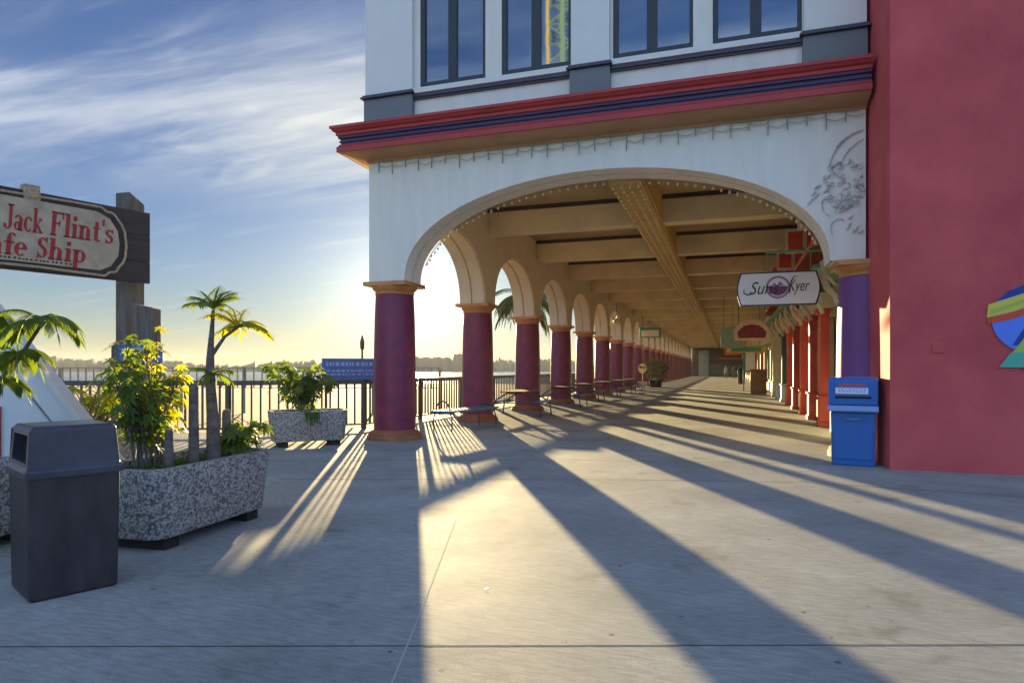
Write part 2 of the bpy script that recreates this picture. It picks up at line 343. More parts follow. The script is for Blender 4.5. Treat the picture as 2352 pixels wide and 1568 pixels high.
# the beach shelves towards the water
b = MB(); nx, ny = 60, 24
for j in range(ny + 1):
    for i in range(nx + 1):
        x = -160 + 300 * i / nx; y = -30 + 140 * j / ny
        b.v.append(Vector((x, y, -.75 - max(0, (y - 60)) * .012 - max(0, -x - 60) * .012 + .06 * math.sin(x * .31) * math.sin(y * .27))))
for j in range(ny):
    for i in range(nx):
        k = j * (nx + 1) + i; b.f.append((k, k + 1, k + nx + 2, k + nx + 1)); b.sm.append(True)
b.build('sand', 'sand', kind='structure')
def hills(name, d0, u0, u1, prof, m, thick, seed):
    rnd = random.Random(seed); b = MB(); n = 420; rows = []
    for i in range(n + 1):
        u = u0 + (u1 - u0) * i / n
        v = prof(u) + rnd.uniform(-1.8, 1.8) - 3.0 * max(0, math.sin(u / 9.0) * math.sin(u / 23.0 + 2)) - (5 if rnd.random() < .06 else 0)
        rows.append((Pz(u, 0, d0 + rnd.uniform(-12, 12)), EYE + (845 - v) / 1506 * d0))
    for p, h in rows:
        q = Vector((p.x, p.y, 0)).normalized()
        for k, (t, hh) in enumerate(((0, -2.3), (.06, .45), (.22, .92), (.4, 1.0), (.7, .9), (1, -.2))):
            z = -2.3 if k == 0 else h * hh
            b.v.append(Vector((p.x + q.x * thick * t, p.y + q.y * thick * t, z)))
    for i in range(n):
        for k in range(5): a = i * 6 + k; b.f.append((a, a + 6, a + 7, a + 1)); b.sm.append(True)
    b.build(name, m, kind='structure')
def ridge(u):
    v = 826 - 8 * math.sin(u / 150 + 1) - 4 * math.sin(u / 47)
    if 1040 < u < 1110: v -= 12
    return v
hills('hills', 620, -500, 1900, ridge, 'far_green', 260, 3)
# expansion joints in the slab
def joint(name, pts, w=.014, m='ink', lift=.0012):
    b = MB()
    for p, q in zip(pts, pts[1:]):
        p = Vector(p); q = Vector(q); d = (q - p).normalized(); s = Vector((-d.y, d.x, 0)) * w / 2
        b.add([(p - s) + Vector((0, 0, lift)), (q - s) + Vector((0, 0, lift)), (q + s) + Vector((0, 0, lift)), (p + s) + Vector((0, 0, lift))], [(0, 1, 2, 3)])
    b.build(name, m, kind='structure')
mat('joint_pale', (.40, .40, .39), .9)
mat('joint_dark', (.05, .048, .045), .95)
joint('expansion_joint', [G(-900, 1486), G(3300, 1478)], .012, 'joint_dark')
joint('expansion_joint', [G(300, 1060), G(1270, 1055), G(1930, 1066)], .020, 'joint_dark')
joint('expansion_joint', [G(640, 1100), G(1440, 1101), G(1860, 1108), G(2500, 1150)], .018, 'joint_dark', .0014)
joint('expansion_joint', [G(1048, 1190), G(960, 1420), G(900, 1568), G(840, 1720)], .010, 'joint_pale', .0016)

# ---------------------------------------------------------------- the arcade building
FY = 11.65; XL = -6.87; XR = 2.08; ZS = 3.18; ZC = 5.72; BAY = 4.7; CX = -6.5; CY0 = 12.04; NB = 23; YE = CY0 + NB * BAY + .4
arc = thing('arcade_building', 'white arcade building on wine red columns with a red cornice and dark framed windows above', 'building', (0, 0, 0))
def arch_wall(b, s0, s1, c, hw, rise, zs, zt, f, n=40, bottom=True):
    'wall between s0 and s1 pierced by an elliptical arch; f(s, z, t) maps to world, t = 0 front, 1 back'
    A = [(c - hw * math.cos(math.pi * i / n), zs + rise * max(0, math.sin(math.pi * i / n)) ** .92) for i in range(n + 1)]
    for t in (0, 1):
        prev = None
        for (s, z) in A:
            o = len(b.v); b.v += [f(s, z, t), f(s, zt, t)]
            if prev is not None: b.f.append((prev, o, o + 1, prev + 1) if t == 0 else (prev, prev + 1, o + 1, o)); b.sm.append(False)
            prev = o
        for a, e in ((s0, c - hw), (c + hw, s1)):
            if e - a > 1e-4: b.add([f(a, zs, t), f(e, zs, t), f(e, zt, t), f(a, zt, t)], [(0, 1, 2, 3) if t == 0 else (3, 2, 1, 0)])
    o = len(b.v); b.v += [f(s, z, t) for (s, z) in A for t in (0, 1)]
    for i in range(n): b.f.append((o + 2 * i, o + 2 * i + 1, o + 2 * i + 3, o + 2 * i + 2)); b.sm.append(True)
    for a, e in ((s0, c - hw), (c + hw, s1)):
        if e - a > 1e-4: b.add([f(a, zs, 0), f(e, zs, 0), f(e, zs, 1), f(a, zs, 1)], [(0, 1, 2, 3)])
    b.add([f(s0, zs, 0), f(s0, zs, 1), f(s0, zt, 1), f(s0, zt, 0)], [(0, 1, 2, 3)]); b.add([f(s1, zs, 0), f(s1, zs, 1), f(s1, zt, 1), f(s1, zt, 0)], [(3, 2, 1, 0)])
    return A
TH_W = .74
b = MB(); hwF = 3.875; cF = -6.13 + hwF
arch_wall(b, XL, XR, cF, hwF, 1.88, ZS, 6.2, lambda s, z, t: Vector((s, FY + .74 * t, z)))
b.build('front_wall', 'white_paint', arc)
# side wall: one arch a bay
b = MB(); hwS = (BAY - .74) / 2; y0 = FY + .74
for n in range(NB):
    c = CY0 + BAY * (n + .5)
    arch_wall(b, (y0 + .002) if n == 0 else c - BAY / 2, c + BAY / 2, c, hwS if n else hwS, 1.58, ZS, 6.2, lambda s, z, t: Vector((XL + .74 * t, s, z)), 26)
b.build('side_wall', 'cream', arc)
# soffit mouldings: two proud ribs with a groove between, on every arch
def ribs(b, c, hw, rise, f, n=28, t0=.04, t1=.96, d=.045):
    for ta, tb in ((t0, .46), (.54, t1)):
        A = [(math.pi * i / n) for i in range(n + 1)]
        P = []
        for a in A:
            s_, z_ = hw * math.cos(a), rise * max(0, math.sin(a)) ** .92
            P.append([(c - s_, ZS + z_), (c - s_ * (1 - d / hw), ZS + z_ * (1 - d / rise))])
        o = len(b.v)
        for (p, q) in P: b.v += [f(*p, ta), f(*q, ta), f(*q, tb), f(*p, tb)]
        for i in range(n):
            k = o + 4 * i
            for e in range(3): b.f.append((k + e, k + e + 1, k + e + 5, k + e + 4)); b.sm.append(e == 1)
for n in range(NB):
    b = MB(); ribs(b, CY0 + BAY * (n + .5), hwS, 1.58, lambda s, z, t: Vector((XL + .74 * t, s, z)))
    b.build('archivolt', 'cream', arc)
b = MB(); ribs(b, cF, hwF, 1.88, lambda s, z, t: Vector((s, FY + .74 * t, z)), 44, .0, .98, .05)
b.build('archivolt', 'white_paint', arc)

def column(x, y, m):
    sh = MB(); sh.lathe([(.42, .17), (.430, .5), (.430, 1.1), (.422, 1.8), (.405, 2.5), (.385, 2.93)], 36)
    o = sh.build('column', m, arc, (x, y, 0))
    cp = MB(); cp.lathe([(.36, 2.925), (.39, 2.94), (.40, 2.97), (.385, 2.995), (.40, 3.01), (.445, 3.05), (.455, 3.075), (.455, 3.10)], 36)
    cp.prism([(-.465, -.465), (.465, -.465), (.465, .465), (-.465, .465)], 3.10, 3.177)
    cp.build('capital', 'orange', o)
    bs = MB(); bs.lathe([(.56, 0), (.56, .08), (.535, .10), (.54, .13), (.50, .165), (.45, .185), (.425, .205)], 36); bs.build('base', 'base_paint', o)
    return o
c0 = column(CX, CY0, 'wine')
for n in range(1, NB + 1):
    c = copy_tree(c0, arc); c.location = (CX, CY0 + BAY * n, 0)
c = column(2.14, CY0, 'purple')

# ceiling, cross beams, bulb beam, right hand wall over the shops
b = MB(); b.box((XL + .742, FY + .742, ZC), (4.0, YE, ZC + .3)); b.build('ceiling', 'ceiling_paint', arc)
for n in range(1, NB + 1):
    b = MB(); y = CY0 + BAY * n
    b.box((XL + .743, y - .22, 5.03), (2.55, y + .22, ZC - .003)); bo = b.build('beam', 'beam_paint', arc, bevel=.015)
    b = MB(); b.box((XL + .745, y - .25, 5.61), (2.55, y + .25, ZC - .001)); b.build('shade_strip', 'shade_line_paint', bo)  # dark strip paints in the shadow line between beam and ceiling
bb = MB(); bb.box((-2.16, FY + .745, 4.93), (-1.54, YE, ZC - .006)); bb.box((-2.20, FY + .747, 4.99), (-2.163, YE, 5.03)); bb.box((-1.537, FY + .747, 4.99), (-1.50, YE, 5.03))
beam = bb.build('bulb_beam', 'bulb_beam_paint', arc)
def bulb_mesh(r=.030, n=7):
    m = MB(); m.lathe([(r * .45, 0), (r * .5, -r * .5), (r, -r * 1.3), (r * .9, -r * 2), (r * .3, -r * 2.6)], n); return m
me = None
k = 0; rest = MB(); base = bulb_mesh()
for j in range(330):
    y = FY + .9 + j * .33
    for x in (-2.09, -1.93, -1.77, -1.61):
        if y > YE - 1: continue
        if k < 96:
            if me is None: o = base.build('bulb', 'bulb', beam, (x, y, 4.93)); me = o.data
            else: o = link('bulb', me, beam, (x, y, 4.93))
        else:
            rest.add([p + Vector((x, y, 4.93)) for p in base.v], base.f, True)
        k += 1
rest.build('bulb_rows', 'bulb', beam, kind='stuff')
b = MB(); b.box((2.56, FY + .745, 3.3), (2.9, YE, ZC - .004)); b.build('inner_wall', 'cream', arc)
# upper storey behind the facade, roof edge
b = MB(); b.box((XL + .02, FY + .76, 6.21), (14, YE, 10.2)); b.box((2.95, FY + .76, 0), (14, YE, 6.2)); b.build('upper_storey', 'white_paint', arc)
b = MB()
def wb(x0, x1, z0, z1, y0=FY, y1=FY + .3): b.box((x0, y0, z0), (x1, y1, z1))
WIN = [(-5.733, -4.367), (-4.043, -2.70), (-1.944, -.567), (-.246, 1.148)]; WZ0, WZ1 = 6.95, 9.35
wb(XL, XR, 6.21, WZ0); wb(XL, XR, WZ1, 10.2)
xs = [XL] + [x for w in WIN for x in w] + [XR]
for i in range(0, len(xs), 2): wb(xs[i], xs[i + 1], WZ0 + .001, WZ1 - .001)
b.build('upper_wall', 'white_paint', arc)
for x0, x1 in ((XL - .03, -5.86), (-2.69, -1.99), (1.17, XR)):
    b = MB(); b.box((x0, FY - .10, 6.88), (x1, FY - .003, 10.2)); b.build('pilaster', 'white_trim', arc, bevel=.008)
    b = MB(); b.box((x0 - .02, FY - .12, 6.215), (x1 + .01, FY - .004, 6.80)); b.build('pilaster_base', 'grey_paint', arc, bevel=.008)
    b = MB(); b.box((x0 - .07, FY - .18, 6.803), (x1 + .05, FY - .002, 6.84)); b.box((x0 - .04, FY - .15, 6.841), (x1 + .03, FY - .002, 6.878)); b.build('pilaster_cap', 'dark_trim', arc, bevel=.006)
for x0, x1 in ((-5.85, -2.71), (-1.97, 1.16)):
    b = MB(); b.box((x0, FY - .05, 6.70), (x1, FY - .005, 6.735)); b.box((x0, FY - .08, 6.737), (x1, FY - .005, 6.80)); b.build('string_course', 'dark_trim', arc)
    b = MB(); b.box((x0, FY - .10, 6.803), (x1, FY - .006, 6.90)); b.build('sill', 'white_trim', arc, bevel=.008)
for x0, x1 in WIN:
    f = MB(); e = .002; d = (FY + .02, FY + .12); w = .09; xm = (x0 + x1) / 2
    f.box((x0 + e, d[0], WZ0 + .002), (x0 + w, d[1], WZ1 - .002)); f.box((x1 - w * .7, d[0], WZ0 + .002), (x1 - e, d[1], WZ1 - .002)); f.box((xm - .10, d[0] + .01, WZ0 + w), (xm + .08, d[1], WZ1 - w))
    f.box((x0 + w, d[0], WZ0 + .002), (x1 - w * .7, d[1], WZ0 + w)); f.box((x0 + w, d[0], WZ1 - w), (x1 - w * .7, d[1], WZ1 - .002))
    fr = f.build('window', 'frame_dark', arc, bevel=.006)
    for a, c_ in ((x0 + w, xm - .10), (xm + .08, x1 - w * .7)):
        p = MB(); p.box((a, FY + .075, WZ0 + w), (c_, FY + .085, WZ1 - w)); p.build('pane', 'window_glass', fr)
# mitred cornice round the corner
def cornice(name, prof, m):
    b = MB(); n = len(prof); xe = XR + .01
    for p, z in prof: b.v += [Vector((XL - p, YE, z)), Vector((XL - p, FY - p, z)), Vector((xe, FY - p, z))]
    for i in range(n - 1):
        for k in range(2): b.f.append((i * 3 + k, i * 3 + k + 1, i * 3 + k + 4, i * 3 + k + 3)); b.sm.append(False)
    b.build(name, m, arc)
cornice('cornice_cove', [(.003, 5.56), (.03, 5.56), (.03, 5.60), (.09, 5.62), (.17, 5.63), (.28, 5.65), (.38, 5.675), (.40, 5.69), (.44, 5.69)], 'soffit_tan')
cornice('cornice_lower_band', [(.44, 5.69), (.46, 5.70), (.46, 5.79), (.43, 5.82), (.42, 5.85)], 'cornice_red')
cornice('cornice_stripes', [(.42, 5.85), (.395, 5.855), (.395, 5.89), (.42, 5.895), (.42, 5.925), (.40, 5.93), (.40, 5.96), (.44, 5.97), (.44, 6.01)], 'cornice_dark')
cornice('cornice_upper_band', [(.44, 6.01), (.47, 6.02), (.47, 6.07), (.51, 6.09), (.54, 6.13), (.56, 6.14), (.56, 6.19), (-.001, 6.23)], 'cornice_red')
# scrollwork on the right spandrel
def scroll(b, c, r0, r1, a0, a1, y, rad=.018, n=22):
    pts = [(c[0] + (r0 + (r1 - r0) * i / n) * math.cos(a0 + (a1 - a0) * i / n), y, c[1] + (r0 + (r1 - r0) * i / n) * math.sin(a0 + (a1 - a0) * i / n)) for i in range(n + 1)]
    b.tube(pts, [rad * (1 - .5 * abs(2 * i / n - 1)) for i in range(n + 1)], 6)
b = MB(); yy = FY - .025; rnd = random.Random(5)
scroll(b, (2.15, 4.62), .62, .60, 1.75, 3.1, yy, .020); scroll(b, (2.2, 4.55), .55, .5, 1.85, 2.9, yy, .012)
for i in range(46):
    a = rnd.uniform(0, 6.28); q = rnd.uniform(0, 1) ** .6; cx = 1.76 + .29 * q * math.cos(a); cz = 4.38 + .42 * q * math.sin(a); a = rnd.uniform(0, 6.28)
    if cx > 2.0: cx = 1.96
    scroll(b, (cx, cz), .012, rnd.uniform(.035, .085), a, a + rnd.choice((-1, 1)) * rnd.uniform(3, 6.5), yy - rnd.uniform(0, .03), .009, 12)
scroll(b, (1.62, 4.18), .05, .30, 2.2, 4.6, yy, .012); scroll(b, (1.9, 4.0), .05, .28, .6, 3.4, yy, .011); scroll(b, (1.75, 3.75), .04, .22, 1.0, 4.0, yy, .010)
for (x, z) in [(1.32, 4.28), (1.27, 4.16), (1.38, 4.38), (1.36, 4.24), (1.86, 3.86), (1.93, 3.66), (2.0, 3.62), (1.83, 3.72)] + [(1.76 + .26 * math.cos(k * 2.4), 4.38 + .38 * math.sin(k * 2.4)) for k in range(16)]:
    a = rnd.uniform(.3, 1.2) if z < 4.0 or x < 1.5 else rnd.uniform(0, 3.1); L = rnd.uniform(.045, .08)
    d = Vector((math.cos(a), 0, math.sin(a))) * L
    c_ = Vector((x, yy, z)); b.tube([c_ - d, c_ - d * .4, c_ + d * .4, c_ + d], [.004, .022, .018, .004], 6)
b.build('scroll_ornament', 'ornament', arc)
# string lights: drops under the cornice, and bulbs round the arch
ic = thing('icicle_light_string', 'thin wire light string with short drops hanging under the red cornice', 'light string', (XL, FY, 5.54))
b = MB(); x = XL + .25; i = 0
y = -.045
b.tube([(.05 + k * .2, y, .0 + .012 * math.sin(k * 1.7)) for k in range(45)], .006, 4)
while x < XR - .1:
    X = x - XL; L = .20 + .06 * math.sin(i * 2.3); b.tube([(X, y, .01), (X + .012 * math.sin(i), y, -L)], .011, 4)
    b.tube([(X, y, -L * .35), (X + .15, y, -L * .5 + .02 * math.sin(i * 1.7)), (X + .29, y, -L * .35)], .006, 4)
    x += .29; i += 1
b.build('wire', 'wire', ic)
al = thing('arch_light_string', 'string of small bulbs following the inside edge of the big front arch', 'light string', (cF, FY + .74, ZS))
b = MB(); pts = []
for i in range(61):
    a = math.pi * (.06 + .88 * i / 60); pts.append((-(hwF - .075) * math.cos(a), .02, (1.88 - .07) * max(0, math.sin(a)) ** .92))
b.tube(pts, .008, 4); b.build('wire', 'wire', al)
sm = bulb_mesh(.026, 6); bm = None
for i in range(1, 60):
    p = pts[i]; sw = .05 * math.sin(i * 2.1)
    if bm is None: o = sm.build('bulb', 'bulb', al, p); bm = o.data
    else: o = link('bulb', bm, al, (p[0], p[1] + abs(sw), p[2]))

# ---------------------------------------------------------------- red building in front, on the right
red = thing('red_building', 'plain rose red stucco building with a rainbow roundel painted at the right', 'building', (2.1, 11.7, 0))
P0 = (0.0, .35); P1 = (.10, -1.10); P2 = (2.8, -1.10); P3 = (9.5, -1.14)
b = MB(); b.prism([P0, P1, P2, P3, (9.5, 3), (.9, 3), (.9, .35)], 0, 12.5); b.build('wall', 'red_wall', red)
dirw = Vector((P3[0] - P1[0], P3[1] - P1[1], 0)).normalized()
M = frame((P1[0], P1[1], 0), dirw) @ Matrix.Translation((0, -.004, 0))
def disc(b, M, cx, cz, r, y0, y1, n=40, clip=None):
    b.prism([(cx + r * math.cos(2 * math.pi * i / n), cz + r * math.sin(2 * math.pi * i / n)) for i in range(n)], y0, y1, M @ Matrix(((1, 0, 0, 0), (0, 0, -1, 0), (0, 1, 0, 0), (0, 0, 0, 1))))
QX = M @ Matrix(((1, 0, 0, 0), (0, 0, -1, 0), (0, 1, 0, 0), (0, 0, 0, 1)))
mat('logo_blue', (.10, .22, .80), .6); mat('logo_navy', (.02, .04, .25), .6); mat('logo_yellow', (.68, .55, .07), .6); mat('logo_green', (.08, .42, .30), .6); mat('logo_red', (.62, .07, .02), .6); mat('logo_lime', (.40, .50, .08), .6)
ex, ez = 1.69, 2.12; r_ = .46
b = MB(); b.prism([(ex + r_ * math.cos(2 * math.pi * i / 40), ez + r_ * math.sin(2 * math.pi * i / 40)) for i in range(40)], .002, .010, QX); em = b.build('roundel', 'logo_blue', red)
def logo(pts, m, lv, name):
    b = MB(); b.prism([(ex + x, ez + z) for x, z in pts], .0105, .012 + .002 * lv, QX); b.build(name, m, em)
logo([(-.40, .24), (-.28, .37), (-.1, .45), (.1, .45), (.28, .37), (.40, .24), (.1, .36), (-.16, .32)], 'logo_navy', 0, 'navy_band')
logo([(-.52, .02), (-.50, .20), (-.2, .30), (.1, .42), (.5, .46), (.55, .30), (.1, .22), (-.2, .10)], 'logo_yellow', 1, 'ribbon')
logo([(-.49, .06), (-.47, .13), (-.2, .22), (.1, .33), (.5, .38), (.5, .35), (.1, .29), (-.2, .17)], 'logo_lime', 3, 'ribbon_stripe')
logo([(-.52, .015), (-.2, .095), (.1, .215), (.55, .295), (.55, .22), (.1, .13), (-.2, .0), (-.50, -.07)], 'logo_red', 1, 'ribbon_edge')
logo([(-.22, -.36), (-.12, -.36), (.04, -.05), (.18, .10), (.10, .12), (-.04, .06), (-.06, -.08)], 'logo_navy', 2, 'dark_stroke')
logo([(-.32, -.60), (-.06, -.22), (.05, -.16), (.5, -.16), (.5, -.60)], 'logo_lime', 3, 'lower_shape')
logo([(-.38, -.66), (-.24, -.46), (.5, -.40), (.5, -.66)], 'logo_green', 4, 'lower_edge')
logo([(-.10, -.70), (-.05, -.62), (.5, -.58), (.5, -.70)], 'logo_red', 5, 'lower_line')
b = MB(); b.box((.52, -.012, 1.66), (.68, -.002, 1.81), M); b.build('wall_plate', 'red_wall', red, bevel=.005)

# ---------------------------------------------------------------- the shops on the right of the arcade
shop = thing('shop_row', 'row of shopfronts with red pilasters along the right side of the arcade', 'building', (2.2, FY, 0))
SX = 2.2
b = MB(); b.box((.36, .75, 0), (.6, YE - FY, 3.28)); b.build('wall', 'cream', shop)
b = MB(); b.box((.02, .75, 0), (.355, 4.9, .62)); b.box((.02, .75, .623), (.34, .95, 3.2)); b.build('end_pier', 'cream', shop)
def post(y, m, pm, w=.30, zt=2.92, ped=.72):
    b = MB(); b.box((-.02, y - w / 2, ped + .06), (.18, y + w / 2, zt - .14)); b.box((-.0, y - w / 2 + .06, ped + .2), (-.022, y + w / 2 - .06, zt - .3))
    p = b.build('post', m, shop, bevel=.01)
    c = MB(); c.box((-.09, y - w / 2 - .06, zt - .138), (.2, y + w / 2 + .06, zt - .08)); c.box((-.13, y - w / 2 - .1, zt - .078), (.2, y + w / 2 + .1, zt)); c.build('cap', m, p, bevel=.01)
    c = MB(); c.box((-.08, y - w / 2 - .06, 0), (.2, y + w / 2 + .06, .12)); c.box((-.05, y - w / 2 - .03, .122), (.2, y + w / 2 + .03, ped)); c.box((-.09, y - w / 2 - .07, ped + .002), (.2, y + w / 2 + .07, ped + .058)); c.build('pedestal', pm, p, bevel=.01)
    return p
y = 18.0 - FY; posts = []
red_p = post(6.35, 'red_wood', 'red_wood')
seqs = [(8.6, 0), (10.9, 0), (13.4, 0), (15.9, 0), (18.6, 1), (21.4, 2), (24.5, 2), (33, 2), (38, 0), (43, 2), (48, 0), (54, 2), (60, 0), (67, 2), (75, 0), (84, 2), (95, 0)]
pal = {0: 'red_wood', 1: 'slate_wall', 2: 'cream'}
for yy_, kk in seqs: post(yy_, pal[kk], 'red_wood' if kk == 0 else 'white_trim')
allp = [6.35] + [s[0] for s in seqs]
for a, c_ in zip(allp, allp[1:]):
    f = MB(); n = max(1, int((c_ - a) / 2.4)); w = (c_ - a - .3) / n
    for i in range(n):
        s0 = a + .15 + i * w
        f.box((.20, s0 + .02, .62), (.33, s0 + .12, 2.75)); f.box((.20, s0 + w - .12, .62), (.33, s0 + w - .02, 2.75)); f.box((.20, s0 + .12, 2.62), (.33, s0 + w - .12, 2.75)); f.box((.20, s0 + .12, .62), (.33, s0 + w - .12, .74))
    fr = f.build('window', 'cream', shop)
    p = MB(); p.box((.30, a + .2, .70), (.31, c_ - .2, 2.70)); p.build('pane', 'shop_dark', fr)
    s = MB(); s.box((.12, a + .2, .12), (.32, c_ - .2, .58)); s.build('stall_riser', 'white_trim' if a > 12 else 'cream', shop)
b = MB(); b.box((.0, 6.1, 2.93), (.34, YE - FY, 3.24)); b.box((-.12, 6.1, 3.242), (.34, YE - FY, 3.32)); b.build('fascia', 'cream', shop, bevel=.01)
for i in range(10):       # carved brackets under the fascia and red panels over it
    yb = 3.2 + i * 2.35
    k = MB(); pts = []
    k.tube([(-.05, yb, 2.75), (-.12, yb, 2.95), (-.26, yb, 3.10), (-.34, yb, 3.32), (-.30, yb, 3.48)], [.05, .06, .07, .06, .05], 8)
    k.tube([(-.10, yb, 3.15), (-.30, yb, 3.40), (-.36, yb, 3.62), (-.22, yb, 3.75)], [.03, .05, .05, .02], 8); k.build('bracket', 'cream', shop)
    if i < 5:
        yb = 3.4 + i * 3.1
        f = MB(); f.box((-.80, yb, 4.38), (.34, yb + .09, 5.0)); p = f.build('panel', 'cream', shop, bevel=.01)
        g = MB(); g.box((-.74, yb - .03, 4.46), (-.40, yb - .002, 4.92)); g.build('inset', 'red_wood', p)
        g = MB(); g.box((-.30, yb - .03, 4.46), (.2, yb - .002, 4.92)); g.build('inset', 'red_wood', p)
b = MB(); b.box((-.50, 3.2, 3.52), (.34, 26, 3.60)); b.build('ledge', 'green_paint', shop, bevel=.01)
b = MB(); b.box((-.40, 3.2, 4.22), (.34, 26, 4.36)); b.build('cornice', 'red_wood', shop, bevel=.02)
# the dark end of the arcade
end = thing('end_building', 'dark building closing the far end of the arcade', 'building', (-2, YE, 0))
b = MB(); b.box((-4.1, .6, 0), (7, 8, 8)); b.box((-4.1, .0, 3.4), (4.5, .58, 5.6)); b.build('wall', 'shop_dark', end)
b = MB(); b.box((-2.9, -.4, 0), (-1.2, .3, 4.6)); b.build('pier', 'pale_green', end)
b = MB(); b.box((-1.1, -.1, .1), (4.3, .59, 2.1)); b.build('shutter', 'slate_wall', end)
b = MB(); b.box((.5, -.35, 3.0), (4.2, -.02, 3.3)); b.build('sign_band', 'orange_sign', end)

# ---------------------------------------------------------------- railings
def fence(name, label, pts, h, z0=0, sp=.16, posts=3.0, bw=.024, pw=.09, m='iron', low=.12, top=(.07, .05)):
    t = thing(name, label, 'railing', (pts[0][0], pts[0][1], z0)); o = Vector(pts[0]).to_3d(); o.z = z0
    b = MB(); P = []; acc = 0
    for p, q in zip(pts, pts[1:]):
        p = Vector((*p, z0)); q = Vector((*q, z0)); L = (q - p).length; d = (q - p) / L
        b.bar(p - o + Vector((0, 0, h - .02)), q - o + Vector((0, 0, h - .02)), *top); b.bar(p - o + Vector((0, 0, low)), q - o + Vector((0, 0, low)), .04, .04)
        n = int(L / sp)
        for i in range(n): 
            c = p - o + d * (sp * (i + .5)); b.bar(c + Vector((0, 0, low)), c + Vector((0, 0, h - .04)), bw, bw, up=d)
        m_ = max(1, round(L / posts)); P += [p - o + d * (L * i / m_) for i in range(m_)]
    P.append(q - o)
    b.build('rails', m, t)
    pm = MB(); pm.box((-pw / 2, -pw / 2, 0), (pw / 2, pw / 2, h - .045)); me = None
    for p in P:
        if me is None: x = pm.build('post', m, t, p); me = x.data
        else: link('post', me, t, p)
    return t
fence('railing', 'dark metal railing with upright bars along the seaward edge of the pavement', RAIL, 1.14, sp=.19, bw=.038, top=(.08, .11))
A = Pz(-260, 0, 34); B = Pz(1010, 0, 31)
fence('railing', 'tall pale grey railing standing out on the beach behind the dark railing', [(A.x, A.y), (B.x, B.y)], 2.28, -.80, .42, 3.4, .05, .10, 'steel', 1.3)

# ---------------------------------------------------------------- signs by the railing
def slant_post(name, label, u, z, w, top, m='old_wood', slope=.12, rz=.3, group=None):
    p = Pz(u, 0, z); p.z = 0; h = w / 2; b = MB()
    b.v = [Vector(c) for c in ((-h, -h, 0), (h, -h, 0), (h, h, 0), (-h, h, 0), (-h, -h, top + slope), (h, -h, top - slope), (h, h, top - slope), (-h, h, top + slope))]
    b.f = [(0, 3, 2, 1), (4, 5, 6, 7), (0, 1, 5, 4), (1, 2, 6, 5), (2, 3, 7, 6), (3, 0, 4, 7)]; b.sm = [False] * 6
    o = b.build(name, m, None, p, (0, 0, rz), bevel=.02); return tag(o, label, 'post', group)
slant_post('timber_post', 'shorter weathered square timber post beside the cafe sign post', 337, 11.35, .34, 2.52, slope=.04, rz=TH + .1)
p = Pz(281, 0, 11.25); p.z = 0
b = MB(); b.lathe([(.17, 0), (.165, 1.78), (.14, 1.86), (.06, 1.89)], 18); o = b.build('piling', 'old_wood', None, p); tag(o, 'short round grey piling standing left of the timber posts', 'post')
EU, EZ = 345, 11.50; WU, WZ = 0, 9.72
Ae = Pz(EU, 0, EZ); Be = Pz(WU, 0, WZ); Ae.z = Be.z = 0
dx = (Ae - Be).normalized(); BL = 4.2
cs = thing('cafe_sign', 'long weathered timber sign board with red lettering on a cream plaque, on a tall post', 'sign', (Ae.x, Ae.y, 0))
org = Ae - dx * BL
M = frame(org - Ae, dx)
b = MB(); b.box((0, .0, 2.93), (BL, .09, 3.29), M); b.box((0, .0, 3.295), (BL, .09, 3.75), M); b.box((0, .0, 3.755), (BL, .09, 4.16), M); b.build('board', 'sign_wood', cs, bevel=.01)
def s_at(u):       # distance along the board seen at column u
    r = (u - 1176) / 1506; o2 = org; e = Vector((CT, ST)) ; f_ = Vector((-ST, CT))
    n = Vector((e.x - r * f_.x, e.y - r * f_.y)); return -(n.x * o2.x + n.y * o2.y) / (n.x * dx.x + n.y * dx.y)
sr = s_at(272)
x0 = .35
def rounded(x0, x1, z0, z1, c=.30):
    return [(x0, z0 + c), (x0 + c * .4, z0 + .06), (x0 + c, z0), (x1 - c, z0), (x1 - c * .45, z0 + .09), (x1 - .02, z0 + c * .9), (x1, (z0 + z1) / 2), (x1 - .03, z1 - c * .9), (x1 - c * .5, z1 - .09), (x1 - c * 1.15, z1), (x0 + c, z1), (x0 + c * .4, z1 - .06), (x0, z1 - c)]
QM = M @ Matrix(((1, 0, 0, 0), (0, 0, -1, 0), (0, 1, 0, 0), (0, 0, 0, 1)))
b = MB(); b.prism(rounded(x0 - .06, sr + .06, 3.0, 4.08), .005, .022, QM); b.build('plaque_border', 'sign_wood', cs)
b = MB(); b.prism(rounded(x0, sr, 3.06, 4.02), .024, .04, QM); pl = b.build('plaque', 'plaque', cs)
b = MB(); ro = rounded(x0 - .10, sr + .11, 2.99, 4.09, .34); pts = []
for i in range(len(ro)):
    a_, c_ = ro[i], ro[(i + 1) % len(ro)]
    for k in range(6):
        t_ = k / 6; pts.append(M @ Vector((a_[0] + (c_[0] - a_[0]) * t_, -.035 - .008 * math.sin(i * 6 + k * 2.0), a_[1] + (c_[1] - a_[1]) * t_ + .014 * math.sin((i * 6 + k) * 1.3))))
b.tube(pts + [pts[0]], .021, 6); b.build('rope_border', 'rope', cs)
def fit_text(name, s, x0, x1, z0, z1, M, mt, parent, y=-.042, off=.0, shear=0, space=1.0, ext=.006):
    me = text_mesh(s, 1, ext, off, shear, space)
    xs = [v.co.x for v in me.vertices]; ys = [v.co.y for v in me.vertices]
    sx = (x1 - x0) / (max(xs) - min(xs)); sz = (z1 - z0) / (max(ys) - min(ys))
    for v in me.vertices:
        X = x0 + (v.co.x - min(xs)) * sx; Z = z0 + (v.co.y - min(ys)) * sz; v.co = M @ Vector((X, y - v.co.z, Z))
    me.materials.clear(); me.materials.append(MATS[mt]); me.name = name
    return link(name, me, parent)
